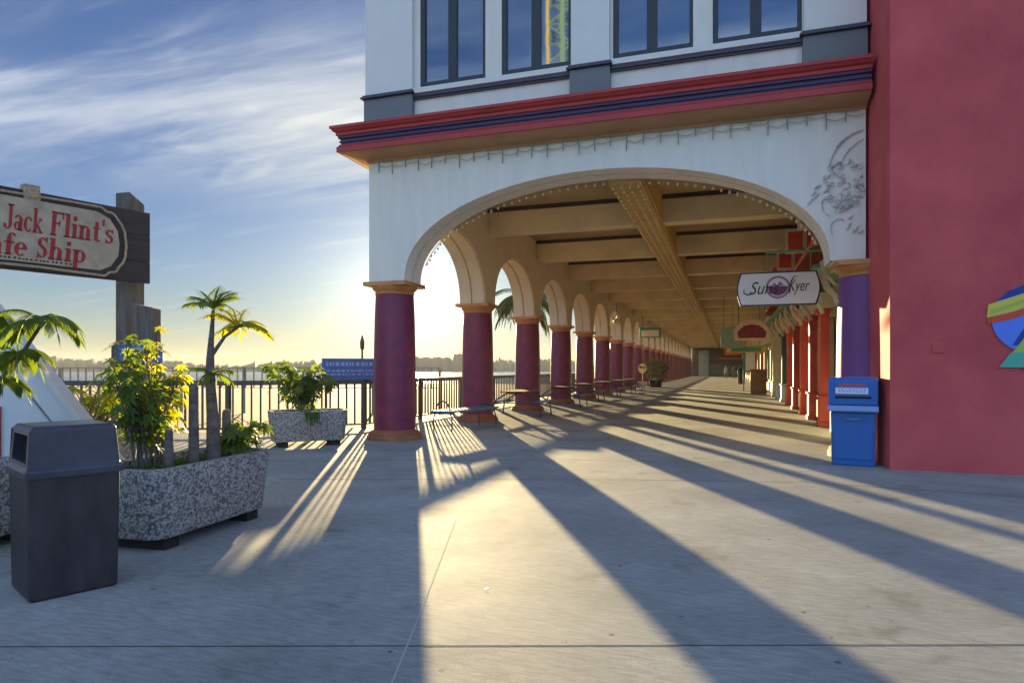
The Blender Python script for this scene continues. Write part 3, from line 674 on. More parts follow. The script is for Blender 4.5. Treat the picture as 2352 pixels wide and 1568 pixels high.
# heavy slab lettering built from strokes: thick stems, thin hairlines, slab feet
TK, TN = .19, .06
def gl(c):
    B = []; st = lambda x, a, z, f=1, t=1: (B.append(('b', x, a, x + TK, z)), f and B.append(('b', x - .05, a, x + TK + .05, a + .07)), t and B.append(('b', x - .06, z - .07, x + TK * .5, z)))
    ar = lambda cx, cy, rx, ry, a0, a1, k=1: B.append(('a', cx, cy, rx, ry, a0, a1, k)); bx = lambda *q: B.append(('b', *q))
    if c == 'J': st(.20, .16, .95, 0); bx(.12, .88, .47, .95); ar(.14, .18, .15, .15, 0, -190); w = .50
    if c == 'a': st(.30, 0, .45, 1, 0); ar(.24, .42, .15, .14, -10, 165, .7); ar(.20, .17, .13, .14, 0, 360, .8); w = .58
    if c in 'cC': q = 1 if c == 'c' else 1.6; ar(.27, .29 * q, .19, .27 * q, 45, 315); B.append(('b', .36, .42 * q, .46, .50 * q)); w = .52
    if c == 'k': st(.06, 0, .95); B.append(('d', .22, .24, .48, .56, .06)); B.append(('d', .26, .32, .52, .04, .17)); bx(.36, .50, .56, .57); bx(.38, 0, .64, .07); w = .66
    if c == 'F': st(.08, 0, .95); bx(.2, .87, .62, .95); bx(.55, .68, .62, .9); bx(.2, .46, .45, .53); bx(.40, .38, .46, .62); w = .66
    if c == 'l': st(.06, 0, .95); w = .34
    if c == 'i': st(.06, 0, .58); bx(.06, .70, .24, .88); w = .34
    if c in 'nh': st(.06, 0, .58 if c == 'n' else .95); ar(.33, .38, .14, .17, 0, 160, .9); st(.38, 0, .40, 1, 0); w = .68
    if c == 't': st(.10, .08, .80, 0, 0); bx(.0, .52, .40, .58); ar(.28, .12, .12, .09, 180, 330, .4); w = .44
    if c == "'": bx(.02, .68, .14, .95); w = .18
    if c in 'sS':
        q = 1 if c == 's' else 1.62; ar(.24, .43 * q, .13, .115 * q, 30, 265, .8); ar(.24, .17 * q, .14, .14 * q, 95, -150, .8); B.append(('d', .16, .36 * q, .32, .24 * q, .15)); bx(.37, .42 * q, .43, .58 * q); bx(.05, .0, .11, .18 * q); w = .50
    if c == 'f': st(.10, 0, .78, 1, 0); ar(.30, .76, .12, .15, 20, 170, .6); bx(.0, .50, .40, .57); w = .42
    if c == 'e': ar(.27, .29, .18, .27, 0, 315); bx(.14, .28, .46, .34); w = .54
    if c == 'p': st(.06, -.30, .58); ar(.33, .29, .17, .26, -150, 150); w = .62
    if c == ' ': w = .36
    return B, w
def slab_text(s, x0, x1, z0, z1, y=-.048):
    mb = MB(); X = 0; prims = []
    for c in s:
        B, w = gl(c); prims += [(X, q) for q in B]; X += w
    sx = (x1 - x0) / X; sz = (z1 - z0) / .95
    def quad(P): mb.add([M @ Vector((x0 + (p[0]) * sx + .10 * (p[1]) * sx, y, z0 + p[1] * sz)) for p in P], [tuple(range(len(P)))])
    for X_, q in prims:
        if q[0] == 'b': quad([(X_ + q[1], q[2]), (X_ + q[3], q[2]), (X_ + q[3], q[4]), (X_ + q[1], q[4])])
        elif q[0] == 'd':
            a_ = Vector((q[1], q[2])); e_ = Vector((q[3], q[4])); w = q[5] / 2; quad([(X_ + a_.x - w, a_.y), (X_ + a_.x + w, a_.y), (X_ + e_.x + w, e_.y), (X_ + e_.x - w, e_.y)])
        else:
            _, cx, cy, rx, ry, a0, a1, k = q; n = 14; ring_ = []
            for i in range(n + 1):
                a = R(a0 + (a1 - a0) * i / n); w = TN + (TK - TN) * abs(math.cos(a)) * k; ring_.append(((X_ + cx + (rx - w / 2) * math.cos(a), cy + (ry - .03) * math.sin(a)), (X_ + cx + (rx + w / 2) * math.cos(a), cy + (ry + .03) * math.sin(a))))
            for i in range(n): quad([ring_[i][0], ring_[i][1], ring_[i + 1][1], ring_[i + 1][0]])
    mb.build('lettering', 'ink_red', pl)
slab_text("Jack", s_at(8), s_at(96), 3.52, 3.90); slab_text("Flint's", s_at(110), s_at(258), 3.52, 3.90)
slab_text("Cafe", s_at(-62), s_at(58), 3.14, 3.48); slab_text("Ship", s_at(78), s_at(194), 3.14, 3.48)
b = MB(); rnd = random.Random(2)
xx = s_at(-60)
while xx < s_at(165): b.box((xx, -.046, 3.088), (xx + .03, -.041, 3.088 + rnd.uniform(.02, .035)), M); xx += rnd.uniform(.045, .07)
b.build('small_print', 'ink', pl)
b = MB(); sk = s_at(72); b.box((sk - .11, -.05, 4.02), (sk + .11, .12, 4.25), M); b.box((sk - .07, -.075, 4.05), (sk + .07, -.051, 4.20), M); b.build('carved_block', 'rope', cs, bevel=.02)
tp = Pz(299, 0, 11.72) - Ae; b = MB(); h = .16; top = 4.55
for k, zc_ in enumerate((0, 1)):
    pass
b.v = [Vector((tp.x + x, tp.y + y, z)) for x, y, z in ((-h, -h, 0), (h, -h, 0), (h, h, 0), (-h, h, 0), (-h, -h, top), (h, -h, top), (h, h, top - .16), (-h, h, top - .16))]
b.f = [(0, 3, 2, 1), (4, 5, 6, 7), (0, 1, 5, 4), (1, 2, 6, 5), (2, 3, 7, 6), (3, 0, 4, 7)]; b.sm = [False] * 6
b.build('post', 'old_wood', cs, bevel=.015)
tp2 = (org - Ae) + dx * .6; b = MB(); b.box((tp2.x - .35, tp2.y - .16, 0), (tp2.x - .03, tp2.y + .16, 4.5)); b.build('post', 'old_wood', cs, bevel=.015)
# small blue panel hung on the posts
q = Pz(272, 0, 10.95); q.z = 0; q2 = Pz(372, 0, 11.0); q2.z = 0
bp_ = thing('notice_panel', 'small blue panel with a pale border hung low on the timber posts', 'sign', q)
M2 = frame((0, 0, 0), q2 - q); Lb = (q2 - q).length
b = MB(); b.box((0, 0, 1.54), (Lb, .03, 1.86), M2); b.build('panel', 'blue_banner', bp_, bevel=.004)
b = MB(); b.box((.10, -.006, 1.75), (Lb - .02, -.001, 1.79), M2); b.box((.10, -.006, 1.60), (.16, -.001, 1.73), M2); b.build('stripe', 'pale_green', bp_)
b = MB(); b.box((.22, -.006, 1.58), (Lb - .2, -.001, 1.70), M2); b.build('lower_stripe', 'orange_sign', bp_)
# blue board on the railing
q = Vector((-9.05, 13.22, 0)); q2 = Vector((-7.78, 14.33, 0))
bn = thing('railing_board', 'blue notice board fixed above the dark railing just left of the front column', 'sign', q)
M2 = frame((0, 0, 0), q2 - q); Lb = (q2 - q).length
b = MB(); b.box((0, 0, 1.145), (Lb, .04, 1.68), M2); pn = b.build('panel', 'blue_banner', bn, bevel=.006)
b = MB(); rnd = random.Random(4)
for zr, hh in ((1.50, .09), (1.36, .05), (1.28, .04)):
    xx = .10
    while xx < Lb - .16: w_ = rnd.uniform(.03, .09); b.box((xx, -.005, zr), (xx + w_, -.001, zr + hh), M2); xx += w_ + rnd.uniform(.02, .05)
b.build('pale_marks', 'blue_light', pn)
b = MB()
for s_ in (.1, Lb - .1): b.box((s_ - .03, .045, 0), (s_ + .03, .09, 1.65), M2)
b.build('legs', 'iron', bn)
q = Pz(832, 0, 19); q.z = -.75
b = MB(); b.tube([(0, 0, 0), (0, 0, 2.2), (0, 0, 3.0)], [.04, .035, .025], 8); b.lathe([(.03, 2.72), (.06, 2.78), (.065, 2.95), (.04, 3.05), (.015, 3.15)], 10)
tag(b.build('beach_pole', 'iron', None, q), 'thin dark pole with a rounded head standing on the beach behind the blue board', 'pole')

# ---------------------------------------------------------------- concrete troughs
def rrect(L, W, c, n=4):
    P = []
    for sx, sy, a0 in ((1, 1, 0), (-1, 1, 90), (-1, -1, 180), (1, -1, 270)):
        for k in range(n + 1):
            a = R(a0 + 90 * k / n); P.append((sx * (L / 2 - c) + c * math.cos(a), sy * (W / 2 - c) + c * math.sin(a)))
    return P
def trough(label, loc, rz, L=1.5, W=.78, top=.66, name='planter'):
    t = thing(name, label, 'planter', loc, rz); n = 4
    b = MB(); lv = [(1.0, -.0, .86, .10), (1.0, 0, .985, .13), (1, 0, 1, .155)]
    rings = [(rrect(L * .90, W * .86, .15), .10), (rrect(L * .915, W * .88, .16), .115), (rrect(L - .01, W - .01, .17), top - .02), (rrect(L - .02, W - .02, .17), top), (rrect(L - .16, W - .16, .12), top), (rrect(L - .20, W - .20, .11), top - .12)]
    for P, z in rings: b.v += [Vector((x, y, z)) for x, y in P]
    k = len(rings[0][0])
    for i in range(len(rings) - 1):
        for j in range(k): b.f.append((i * k + j, i * k + (j + 1) % k, (i + 1) * k + (j + 1) % k, (i + 1) * k + j)); b.sm.append(True)
    b.f.append(tuple(range(k))[::-1]); b.sm.append(False)
    b.build('trough', 'aggregate', t)
    b = MB(); P = rrect(L - .19, W - .19, .11); b.add([(x, y, top - .09 + .012 * math.sin(x * 9)) for x, y in P], [tuple(range(len(P)))]); b.build('soil', 'soil', t)
    for s in (-1, 1):
        f = MB(); f.box((s * L * .33 - .08, -W * .38, 0), (s * L * .33 + .08, W * .38, .102)); f.build('foot', 'feet', t)
    return t
trough('large rough pebble-faced concrete planter beside the dark trash can', (-4.60, 4.66, 0), R(93.5), 1.55, .80, .655)
trough('smaller concrete planter standing by the railing left of the front column', (-7.55, 10.58, 0), R(44), 1.42, .72, .66)
trough('concrete planter at the left edge of the photo, behind the trash can', (-5.85, 3.55, 0), R(100), 1.3, .75, .66)
trough('concrete planter behind the white sloping screen', (-8.6, 6.9, 0), R(95), 1.4, .75, .66)

# ---------------------------------------------------------------- plants
def leaf(b, p, d, n, L, W, droop=.25):
    d = d.normalized(); s = d.cross(n); s = s.normalized() if s.length > 1e-4 else Vector((1, 0, 0)); n = s.cross(d).normalized()
    o = len(b.v); prof = ((0, .12), (.3, .9), (.65, .85), (1, .02))
    for t, w in prof:
        c = p + d * (L * t) - Vector((0, 0, 1)) * droop * L * t * t; b.v += [c - s * W * w / 2 + n * W * .12 * w, c, c + s * W * w / 2 + n * W * .12 * w]
    for i in range(3):
        for k in range(2): a = o + i * 3 + k; b.f.append((a, a + 1, a + 4, a + 3)); b.sm.append(True)
def whorl(b, p, axis, rnd, n=7, L=.13, W=.05, spread=1.15, droop=.5):
    axis = axis.normalized(); a = axis.orthogonal().normalized(); c = axis.cross(a); ph = rnd.uniform(0, 6)
    for i in range(n):
        t = ph + 2 * math.pi * i / n; d = axis * math.cos(spread) + (a * math.cos(t) + c * math.sin(t)) * math.sin(spread)
        leaf(b, p, d, axis, L * rnd.uniform(.8, 1.15), W, droop)
def shrub(name, label, loc, stems, m, seed, H, Rr, cl=14, L=.13, W=.05, cat='shrub', bias=(0, 0)):
    rnd = random.Random(seed); t = thing(name, label, cat, loc); lb = MB(); sb = MB()
    for i in range(stems):
        a = rnd.uniform(0, 6.28); rr = Rr * rnd.uniform(.15, 1); h = H * rnd.uniform(.55, 1)
        b0 = Vector((rnd.uniform(-.12, .12) * Rr * 3, rnd.uniform(-.12, .12) * Rr * 3, 0)); b2 = Vector((math.cos(a) * rr + bias[0], math.sin(a) * rr + bias[1], h)); b1 = (b0 + b2) / 2 + Vector((0, 0, .12 * H)) - Vector((math.cos(a), math.sin(a), 0)) * rr * .15
        pts = [b0 * (1 - s) ** 2 + b1 * 2 * s * (1 - s) + b2 * s * s for s in [k / 7 for k in range(8)]]
        sb.tube(pts, [.010 - .0009 * k for k in range(8)], 5)
        for j in range(cl):
            s = rnd.uniform(.12, 1) ** .8; k = min(6, int(s * 7)); q = pts[k].lerp(pts[k + 1], s * 7 - k)
            ax = Vector((rnd.uniform(-1, 1), rnd.uniform(-1, 1), rnd.uniform(-.1, 1))).normalized(); e = q + ax * rnd.uniform(.06, .17)
            sb.tube([q, (q + e) / 2 + Vector((0, 0, .01)), e], .004, 3); whorl(lb, e, (ax + Vector((0, 0, .5))), rnd, 7, L, W)
    sb.build('stems', 'bark', t); lb.build('leaves', m, t); return t
def frond(b, sb, p, d, L, rnd, leaflets=16, ll=.22, lw=.028, curve=.55):
    d = d.normalized(); pts = []; q = Vector(p); v = Vector(d)
    for i in range(13):
        pts.append(Vector(q)); q += v * L / 12; v = (v - Vector((0, 0, curve * L / 12 * 1.4 / max(L, .3)))).normalized()
    sb.tube(pts, [.010 * (1 - i / 15) + .002 for i in range(13)], 4)
    for i in range(leaflets):
        s = .22 + .78 * i / leaflets; k = min(11, int(s * 12)); c = pts[k].lerp(pts[k + 1], s * 12 - k); ax = (pts[k + 1] - pts[k]).normalized(); sd = ax.cross(Vector((0, 0, 1)))
        sd = sd.normalized() if sd.length > .01 else Vector((1, 0, 0))
        for g in (-1, 1):
            l_ = ll * (1 - .55 * abs(s - .5) * 1.6) * rnd.uniform(.85, 1.1); leaf(b, c, sd * g + ax * .75, Vector((0, 0, 1)), l_, lw, .55)
    leaf(b, pts[-1], pts[-1] - pts[-2], Vector((0, 0, 1)), ll * .8, lw, .4)
def palm_tuft(b, sb, p, rnd, n=10, L=.34, up=.5, ll=.15, lw=.022, leaflets=11, curve=1.3):
    ph = rnd.uniform(0, 6)
    for i in range(n):
        a = ph + 2 * math.pi * i / n + rnd.uniform(-.2, .2); e = rnd.uniform(up - .45, up + .6)
        frond(b, sb, p, Vector((math.cos(a) * math.cos(e), math.sin(a) * math.cos(e), math.sin(e))), L * rnd.uniform(.75, 1.1), rnd, leaflets, ll, lw, curve)
# the umbrella-leaved shrub in the large planter
shrub('umbrella_leaf_shrub', 'bushy green and yellow shrub with drooping leaf clusters in the large pebble planter', (-4.72, 4.28, .57), 10, 'leaf', 11, 1.10, .40, 22, .078, .027)
shrub('umbrella_leaf_shrub', 'yellower upright shrub at the right rear of the bushy shrub in the large planter', (-4.80, 4.62, .57), 8, 'leaf_yellow', 12, 1.18, .28, 14, .072, .025)
shrub('low_plant', 'low leafy plant at the far end of the large pebble planter', (-4.50, 5.15, .57), 6, 'leaf', 13, .34, .20, 9, .10, .04, 'plant')
# young palm with a tapering trunk
rnd = random.Random(21)
def P3(u, v, z): return Pz(u, v, z)
pb = P3(487, 1050, 5.95); pb.z = .57
yp = thing('young_palm', 'young palm with a tapering rough trunk and two tufts of fronds in the large planter', 'palm', pb)
tk = MB(); tz = [(0, .064), (.2, .060), (.45, .052), (.7, .044), (.95, .036), (1.12, .026), (1.3, .018), (1.42, .014)]
pts = [Vector((.012 * math.sin(z * 5), .01 * math.cos(z * 4), z)) for z, r_ in tz]; tk.tube(pts, [r_ for z, r_ in tz], 12)
top1 = pts[-1]
e2 = P3(545, 752, 6.0) - pb; tk.tube([Vector((0, 0, 1.0)), Vector((0, 0, 1.0)).lerp(e2, .5) + Vector((0, 0, .04)), e2], [.02, .014, .012], 6)
tk.build('trunk', 'bark', yp)
for nm, tp_, n_, l_ in (('frond_tuft', top1, 11, .27), ('frond_tuft', e2, 13, .30)):
    lb = MB(); sb = MB(); palm_tuft(lb, lb, tp_, rnd, n_, l_, .70, .115, .020, 11, .95); lb.build(nm, 'leaf_yellow' if n_ == 13 else 'leaf', yp)
lb = MB(); palm_tuft(lb, lb, Vector((0, 0, .82)), rnd, 7, .2, .2, .10, .02, 7); lb.build('frond_tuft', 'leaf', yp)
# cut timber stumps in the planter
for i, (u, v, z, r_) in enumerate(((445, 880, 5.75, .044), (388, 985, 5.5, .038), (520, 940, 6.2, .042))):
    q = P3(u, v, z); hh = q.z - .57; q.z = .57; b = MB(); b.lathe([(r_ * 1.15, 0), (r_, .1), (r_ * .9, hh - .03), (r_ * .6, hh)], 10)
    tag(b.build('wood_stake', 'bark', None, q), ('tallest bare wood stake left of the young palm trunk', 'shortest bare wood stake under the bushy shrub', 'bare wood stake right behind the young palm trunk')[i], 'stake')
# grass in the planter
rnd = random.Random(3); b = MB()
for i in range(700):
    x = rnd.uniform(-.66, .66); y = rnd.uniform(-.29, .29); c = Matrix.Rotation(R(93.5), 4, 'Z') @ Vector((x, y, 0)) + Vector((-4.60, 4.66, .565)); a = rnd.uniform(0, 6.28)
    leaf(b, c, Vector((math.cos(a) * .5, math.sin(a) * .5, 1)), Vector((math.cos(a), math.sin(a), 0)), rnd.uniform(.05, .15), .016, .3)
o = b.build('planter_grass', 'grass', kind='stuff'); tag(o, 'short grass and ground cover filling the large pebble planter', 'grass', kind='stuff')
# plants in the second planter
shrub('leafy_shrub', 'spreading airy green shrub in the small planter by the railing', (-7.60, 10.52, .57), 24, 'leaf', 31, .92, .86, 11, .12, .042)
rnd = random.Random(8); b = MB()
for i in range(260):
    x = rnd.uniform(-.6, .6); y = rnd.uniform(-.27, .27); c = Matrix.Rotation(R(44), 4, 'Z') @ Vector((x, y, 0)) + Vector((-7.55, 10.58, .57)); a = rnd.uniform(0, 6.28)
    leaf(b, c, Vector((math.cos(a) * .8, math.sin(a) * .8, .8)), Vector((0, 0, 1)), rnd.uniform(.08, .2), .03, .5)
for a in range(26):
    c = Vector((-7.28 + rnd.uniform(-.12, .12), 10.28 + rnd.uniform(-.1, .1), .64)); leaf(b, c, Vector((.7, -.7, .1)), Vector((0, 0, 1)), rnd.uniform(.12, .26), .035, 1.2)
tag(b.build('planter_grass', 'grass', kind='stuff'), 'grass and trailing leaves filling the small planter by the railing', 'grass', kind='stuff')
# palms at the left
def bush_palm(name, label, loc, n, L, up, seed, m, ll=.34, lw=.035, lf=18, curve=.9, az=None):
    rnd = random.Random(seed); t = thing(name, label, 'palm', loc); lb = MB(); sb = MB()
    for i in range(n):
        a = rnd.uniform(0, 6.28) if az is None else rnd.uniform(*az); e = rnd.uniform(up - .3, up + .4)
        frond(lb, sb, Vector((rnd.uniform(-.08, .08), rnd.uniform(-.08, .08), 0)), Vector((math.cos(a) * math.cos(e), math.sin(a) * math.cos(e), math.sin(e))), L * rnd.uniform(.75, 1.1), rnd, lf, ll, lw, curve)
    sb.build('stalks', 'bark', t); lb.build('fronds', m, t); return t
rnd = random.Random(44); pb = Vector((-5.75, 3.62, .57)); fp = thing('feather_palm', 'green feather palm arching over the planter at the left edge of the photo', 'palm', pb); tk = MB()
for (u, v, z, n_, L_, nm) in ((97, 742, 5.25, 11, .36, 'crown'), (40, 812, 5.3, 8, .26, 'crown'), (2, 872, 5.1, 8, .2, 'crown'), (-40, 720, 5.2, 10, .36, 'crown')):
    c_ = Pz(u, v, z) - pb; tk.tube([Vector((0, 0, 0)), c_ * .5 + Vector((-.06, 0, .12)), c_], [.026, .02, .012], 7); lb = MB(); palm_tuft(lb, lb, c_, rnd, n_, L_, .40, .14, .014, 20, 1.5); lb.build(nm, 'leaf', fp)
tk.build('stems', 'bark', fp)
bush_palm('feather_palm', 'yellow-green feather palm behind the white sloping screen', (-8.55, 6.9, .57), 20, 1.5, .95, 42, 'leaf_yellow', .36, .05, 22, 1.3)
bush_palm('beach_palm', 'yellow low palm growing just beyond the dark railing between the planters', (-9.9, 13.1, -.7), 12, 1.5, .9, 43, 'leaf_yellow', .34, .05, 18, 1.2)
# tall palm beyond the arcade
q = Vector((-8.9, 28.9, -.75)); tp = thing('tall_palm', 'tall dark palm seen through the second and third side arches', 'palm', q); rnd = random.Random(9)
b = MB(); b.tube([(0, 0, 0), (.05, 0, 2), (.0, .05, 4), (0, 0, 5.5)], [.2, .16, .14, .17], 10); b.build('trunk', 'bark', tp)
lb = MB()
for i in range(24):
    a = 2 * math.pi * i / 24 + rnd.uniform(-.15, .15); e = rnd.uniform(-.5, 1.2); frond(lb, lb, Vector((0, 0, 5.5)), Vector((math.cos(a) * math.cos(e), math.sin(a) * math.cos(e), math.sin(e))), rnd.uniform(1.5, 2.1), rnd, 18, .5, .06, 1.3)
lb.build('crown', 'leaf_dark', tp)

# ---------------------------------------------------------------- white sloping screen
A = Pz(322, 0, 6.0); A.z = 0; B = Pz(0, 0, 6.0); B.z = 0
ws = thing('sloping_screen', 'white panelled screen with a steep sloping top edge behind the trash can', 'screen', A); xd = (A - B).normalized()
M2 = frame((0, 0, 0), xd); Q2 = M2 @ Matrix(((1, 0, 0, 0), (0, 0, -1, 0), (0, 1, 0, 0), (0, 0, 0, 1)))
LL = 1.95; z_at = lambda x: .30 - x * 1.246
b = MB(); b.prism([(-LL, 0), (0, 0), (0, .28), (-LL, z_at(-LL) - .02)], -.07, 0, Q2); b.build('panel', 'sheet_white', ws)
def slope_bar(x0, x1, dz, w, y0, y1, m, nm):
    b = MB(); b.prism([(x0, z_at(x0) + dz - w), (x1, z_at(x1) + dz - w), (x1, z_at(x1) + dz), (x0, z_at(x0) + dz)], -y1, -y0, Q2); b.build(nm, m, ws)
slope_bar(-LL, .02, .06, .075, -.05, .10, 'white_trim', 'coping')
slope_bar(-LL, -.02, -.02, .30, -.022, -.003, 'sheet_white', 'upper_board')
slope_bar(-LL, -.15, -.325, .03, -.018, -.003, 'grey_paint', 'groove')
b = MB(); b.box((-1.32, -.03, 0), (-1.27, -.002, 1.1), M2); b.build('batten', 'red_wall', ws)

# ---------------------------------------------------------------- trash can
tc_ = thing('trash_can', 'square dark brown trash can with a purple-grey hooded lid and open side mouth', 'trash can', (-4.20, 3.22, 0), R(66))
h = .245
b = MB(); b.prism([(-h, -h), (h, -h), (h, h), (-h, h)], .0, .80, top=[(-h - .012, -h - .012), (h + .012, -h - .012), (h + .012, h + .012), (-h - .012, h + .012)]); b.build('body', 'can_dark', tc_, bevel=.018)
b = MB(); g = .272
lidv = [(-g, -g, .765), (g, -g, .765), (g, g, .765), (-g, g, .765), (-g, -g, .80), (g, -g, .80), (g, g, .80), (-g, g, .80)]
def ring(s, z): return [(-s, -s, z), (s, -s, z), (s, s, z), (-s, s, z)]
lv = [ring(g, .765), ring(g, .81), ring(g - .018, .83), ring(g - .035, 1.062), ring(g - .055, 1.085)]
b.v = [Vector(p) for r_ in lv for p in r_]
for i in range(4):
    for k in range(4):
        if i == 2 and k == 3: continue
        b.f.append((i * 4 + k, i * 4 + (k + 1) % 4, i * 4 + 4 + (k + 1) % 4, i * 4 + 4 + k)); b.sm.append(False)
b.f.append((16, 17, 18, 19)); b.sm.append(False)
# the mouth: a frame round an opening in one side of the hood
A0, A1, B1, B0 = [Vector(p) for p in (lv[2][3], lv[2][0], lv[3][0], lv[3][3])]
def bl(s, t): return (A0 * (1 - s) + A1 * s) * (1 - t) + (B0 * (1 - s) + B1 * s) * t
k = [bl(0, 0), bl(1, 0), bl(1, 1), bl(0, 1), bl(.12, .12), bl(.88, .12), bl(.88, .86), bl(.12, .86)]
b.add(k, [(0, 1, 5, 4), (1, 2, 6, 5), (2, 3, 7, 6), (3, 0, 4, 7)])
inn = [p + Vector((.06, 0, 0)) for p in k[4:]]
b.add(k[4:] + inn, [(0, 1, 5, 4), (1, 2, 6, 5), (2, 3, 7, 6), (3, 0, 4, 7)])
lid = b.build('lid', 'can_lid', tc_)
bv = lid.modifiers.new('bevel', 'BEVEL'); bv.width = .008; bv.segments = 2; bv.limit_method = 'ANGLE'; bv.angle_limit = R(25)
b = MB(); b.add(inn, [(0, 1, 2, 3)]); b.build('mouth', 'black', lid)

# ---------------------------------------------------------------- blue bin by the right column
bb_ = thing('blue_bin', 'blue plastic drop box with a white label standing against the purple column', 'bin', (1.80, 11.02, 0), R(-11))
b = MB(); b.prism([(-.285, -.20), (.285, -.20), (.285, .24), (-.285, .24)], .0, .80, top=[(-.30, -.22), (.30, -.22), (.30, .25), (-.30, .25)]); b.build('body', 'blue_plastic', bb_, bevel=.02)
b = MB(); Q3 = Matrix(((0, 0, 1, 0), (1, 0, 0, 0), (0, 1, 0, 0), (0, 0, 0, 1)))
b.prism([(-.24, .90), (.27, .90), (.27, 1.31), (-.20, 1.31), (-.25, 1.27)], -.33, .33, Q3); hood = b.build('hood', 'blue_plastic', bb_, bevel=.02)
b = MB(); b.prism([(-.31, .805), (.26, .805), (.26, .895), (-.26, .895), (-.32, .84)], -.335, .335, Q3); b.build('rim', 'blue_light', bb_, bevel=.012)
b = MB(); b.box((-.23, -.247, 1.07), (.20, -.241, 1.235)); lb_ = b.build('label', 'label_white', hood)
b = MB(); rnd = random.Random(6)
for zr in (1.095, 1.125, 1.155):
    xx = -.20
    while xx < .16: w_ = rnd.uniform(.02, .05); b.box((xx, -.250, zr), (xx + w_, -.2472, zr + .014)); xx += w_ + .012
b.build('small_print', 'logo_blue', lb_)
b = MB(); b.box((-.19, -.250, 1.185), (.16, -.2472, 1.215)); b.build('heading', 'logo_red', lb_)

b = MB(); b.box((-.24, -.252, 1.00), (.24, -.241, 1.035)); b.build('slot', 'black', hood)
b = MB(); b.tube([(-.09, -.262, .70), (-.09, -.30, .70), (.09, -.30, .70), (.09, -.262, .70)], .009, 6); b.tube([(-.09, -.20, .70), (-.09, -.262, .70)], .009, 6); b.tube([(.09, -.20, .70), (.09, -.262, .70)], .009, 6); b.build('handle', 'steel', bb_)
b = MB(); b.box((-.255, -.224, .10), (.255, -.2145, .64)); b.build('door', 'blue_plastic', bb_, bevel=.006)
gq = Pz(1416, 738, 36); gl_ = thing('globe_lamp', 'small white globe lamp hanging beside the left columns far down the arcade', 'lamp', (gq.x, gq.y, gq.z))
b = MB(); b.lathe([(.02, .16), (.10, .13), (.17, .05), (.18, -.03), (.13, -.13), (.04, -.18)], 14); b.build('globe', 'label_white', gl_)
b = MB(); b.tube([(0, 0, .16), (0, 0, 5.70 - gq.z)], .015, 6); b.build('stem', 'iron', gl_)

# ---------------------------------------------------------------- hanging shop sign
sg = thing('hanging_shop_sign', 'white shop sign with curved ends and script over a mauve disc, on a bracket', 'sign', (.98, 14.6, 2.74))
W_, H_ = .80, .70
def barrel(w, h, bulge, n=8):
    P = []
    for i in range(n + 1): t = i / n; P.append((w + bulge * math.sin(math.pi * t), h * t))
    for i in range(n + 1): t = i / n; P.append((-w - bulge * math.sin(math.pi * t), h * (1 - t)))
    return P
QS = Matrix(((1, 0, 0, 0), (0, 0, -1, 0), (0, 1, 0, 0), (0, 0, 0, 1)))
b = MB(); b.prism(barrel(.73, H_, .075), -.05, .03, QS); b.build('frame', 'frame_dark', sg)
b = MB(); b.prism([(x * .965, .03 + z * .914) for x, z in barrel(.73, H_, .075)], .032, .036, QS); bd_ = b.build('face', 'label_white', sg)
mat('mauve', (.30, .17, .27), .6, .2, 6); mat('mauve_dark', (.16, .05, .12), .6, .2, 8)
b = MB()
ri, ro_ = .19, .235; cx_, cz_ = .0, .375; n = 40
for i in range(n):
    a0, a1 = 2 * math.pi * i / n, 2 * math.pi * (i + 1) / n
    b.add([(cx_ + r_ * math.cos(a), -.0385, cz_ + r_ * math.sin(a)) for r_, a in ((ri, a0), (ro_, a0), (ro_, a1), (ri, a1))], [(0, 1, 2, 3)])
b.build('ring', 'mauve', bd_)
b = MB(); P = [(cx_ + .19 * math.cos(math.pi + math.pi * i / 16), cz_ + .02 + .19 * math.sin(math.pi + math.pi * i / 16)) for i in range(17)]
b.add([(x, -.040, z) for x, z in P], [tuple(range(17))]); b.build('half_disc', 'mauve_dark', bd_)
b = MB(); b.add([(cx_ + x, -.0395, cz_ + z) for x, z in ((-.13, .03), (-.07, .10), (-.02, .04), (.04, .13), (.1, .05), (.14, .03))], [(0, 1, 2, 3, 4, 5)]); b.build('waves', 'mauve', bd_)
I4 = Matrix.Identity(4)
fit_text('script', 'Suns', -.55, .02, .24, .50, I4, 'ink', bd_, y=-.043, shear=.35, ext=.001)
fit_text('script', 'Kyer', .20, .60, .21, .52, I4, 'ink', bd_, y=-.043, shear=.35, ext=.001)
b = MB(); b.tube([(-.66, -.045, .36), (-.665, -.045, .28), (-.60, -.045, .235), (-.50, -.045, .25), (-.44, -.045, .30)], [.006, .012, .014, .012, .006], 6); b.build('flourish', 'ink', bd_)
b = MB(); b.tube([(.22, -.045, .24), (.24, -.045, .45), (.30, -.045, .58), (.37, -.045, .60)], [.008, .013, .010, .006], 6); b.build('flourish', 'ink', bd_)
b = MB(); b.tube([(-.25, 0, 1.10), (1.30, 0, 1.10)], .022, 8); b.tube([(.45, 0, 1.12), (1.2, 0, 1.32), (1.30, 0, 1.55)], .012, 6)
for x in (-.2, .62): b.tube([(x, 0, .70), (x, 0, 1.10)], .008, 6)
b.build('bracket', 'green_paint', sg)

mat('deep_red', (.20, .03, .04), .6, .3, 5)
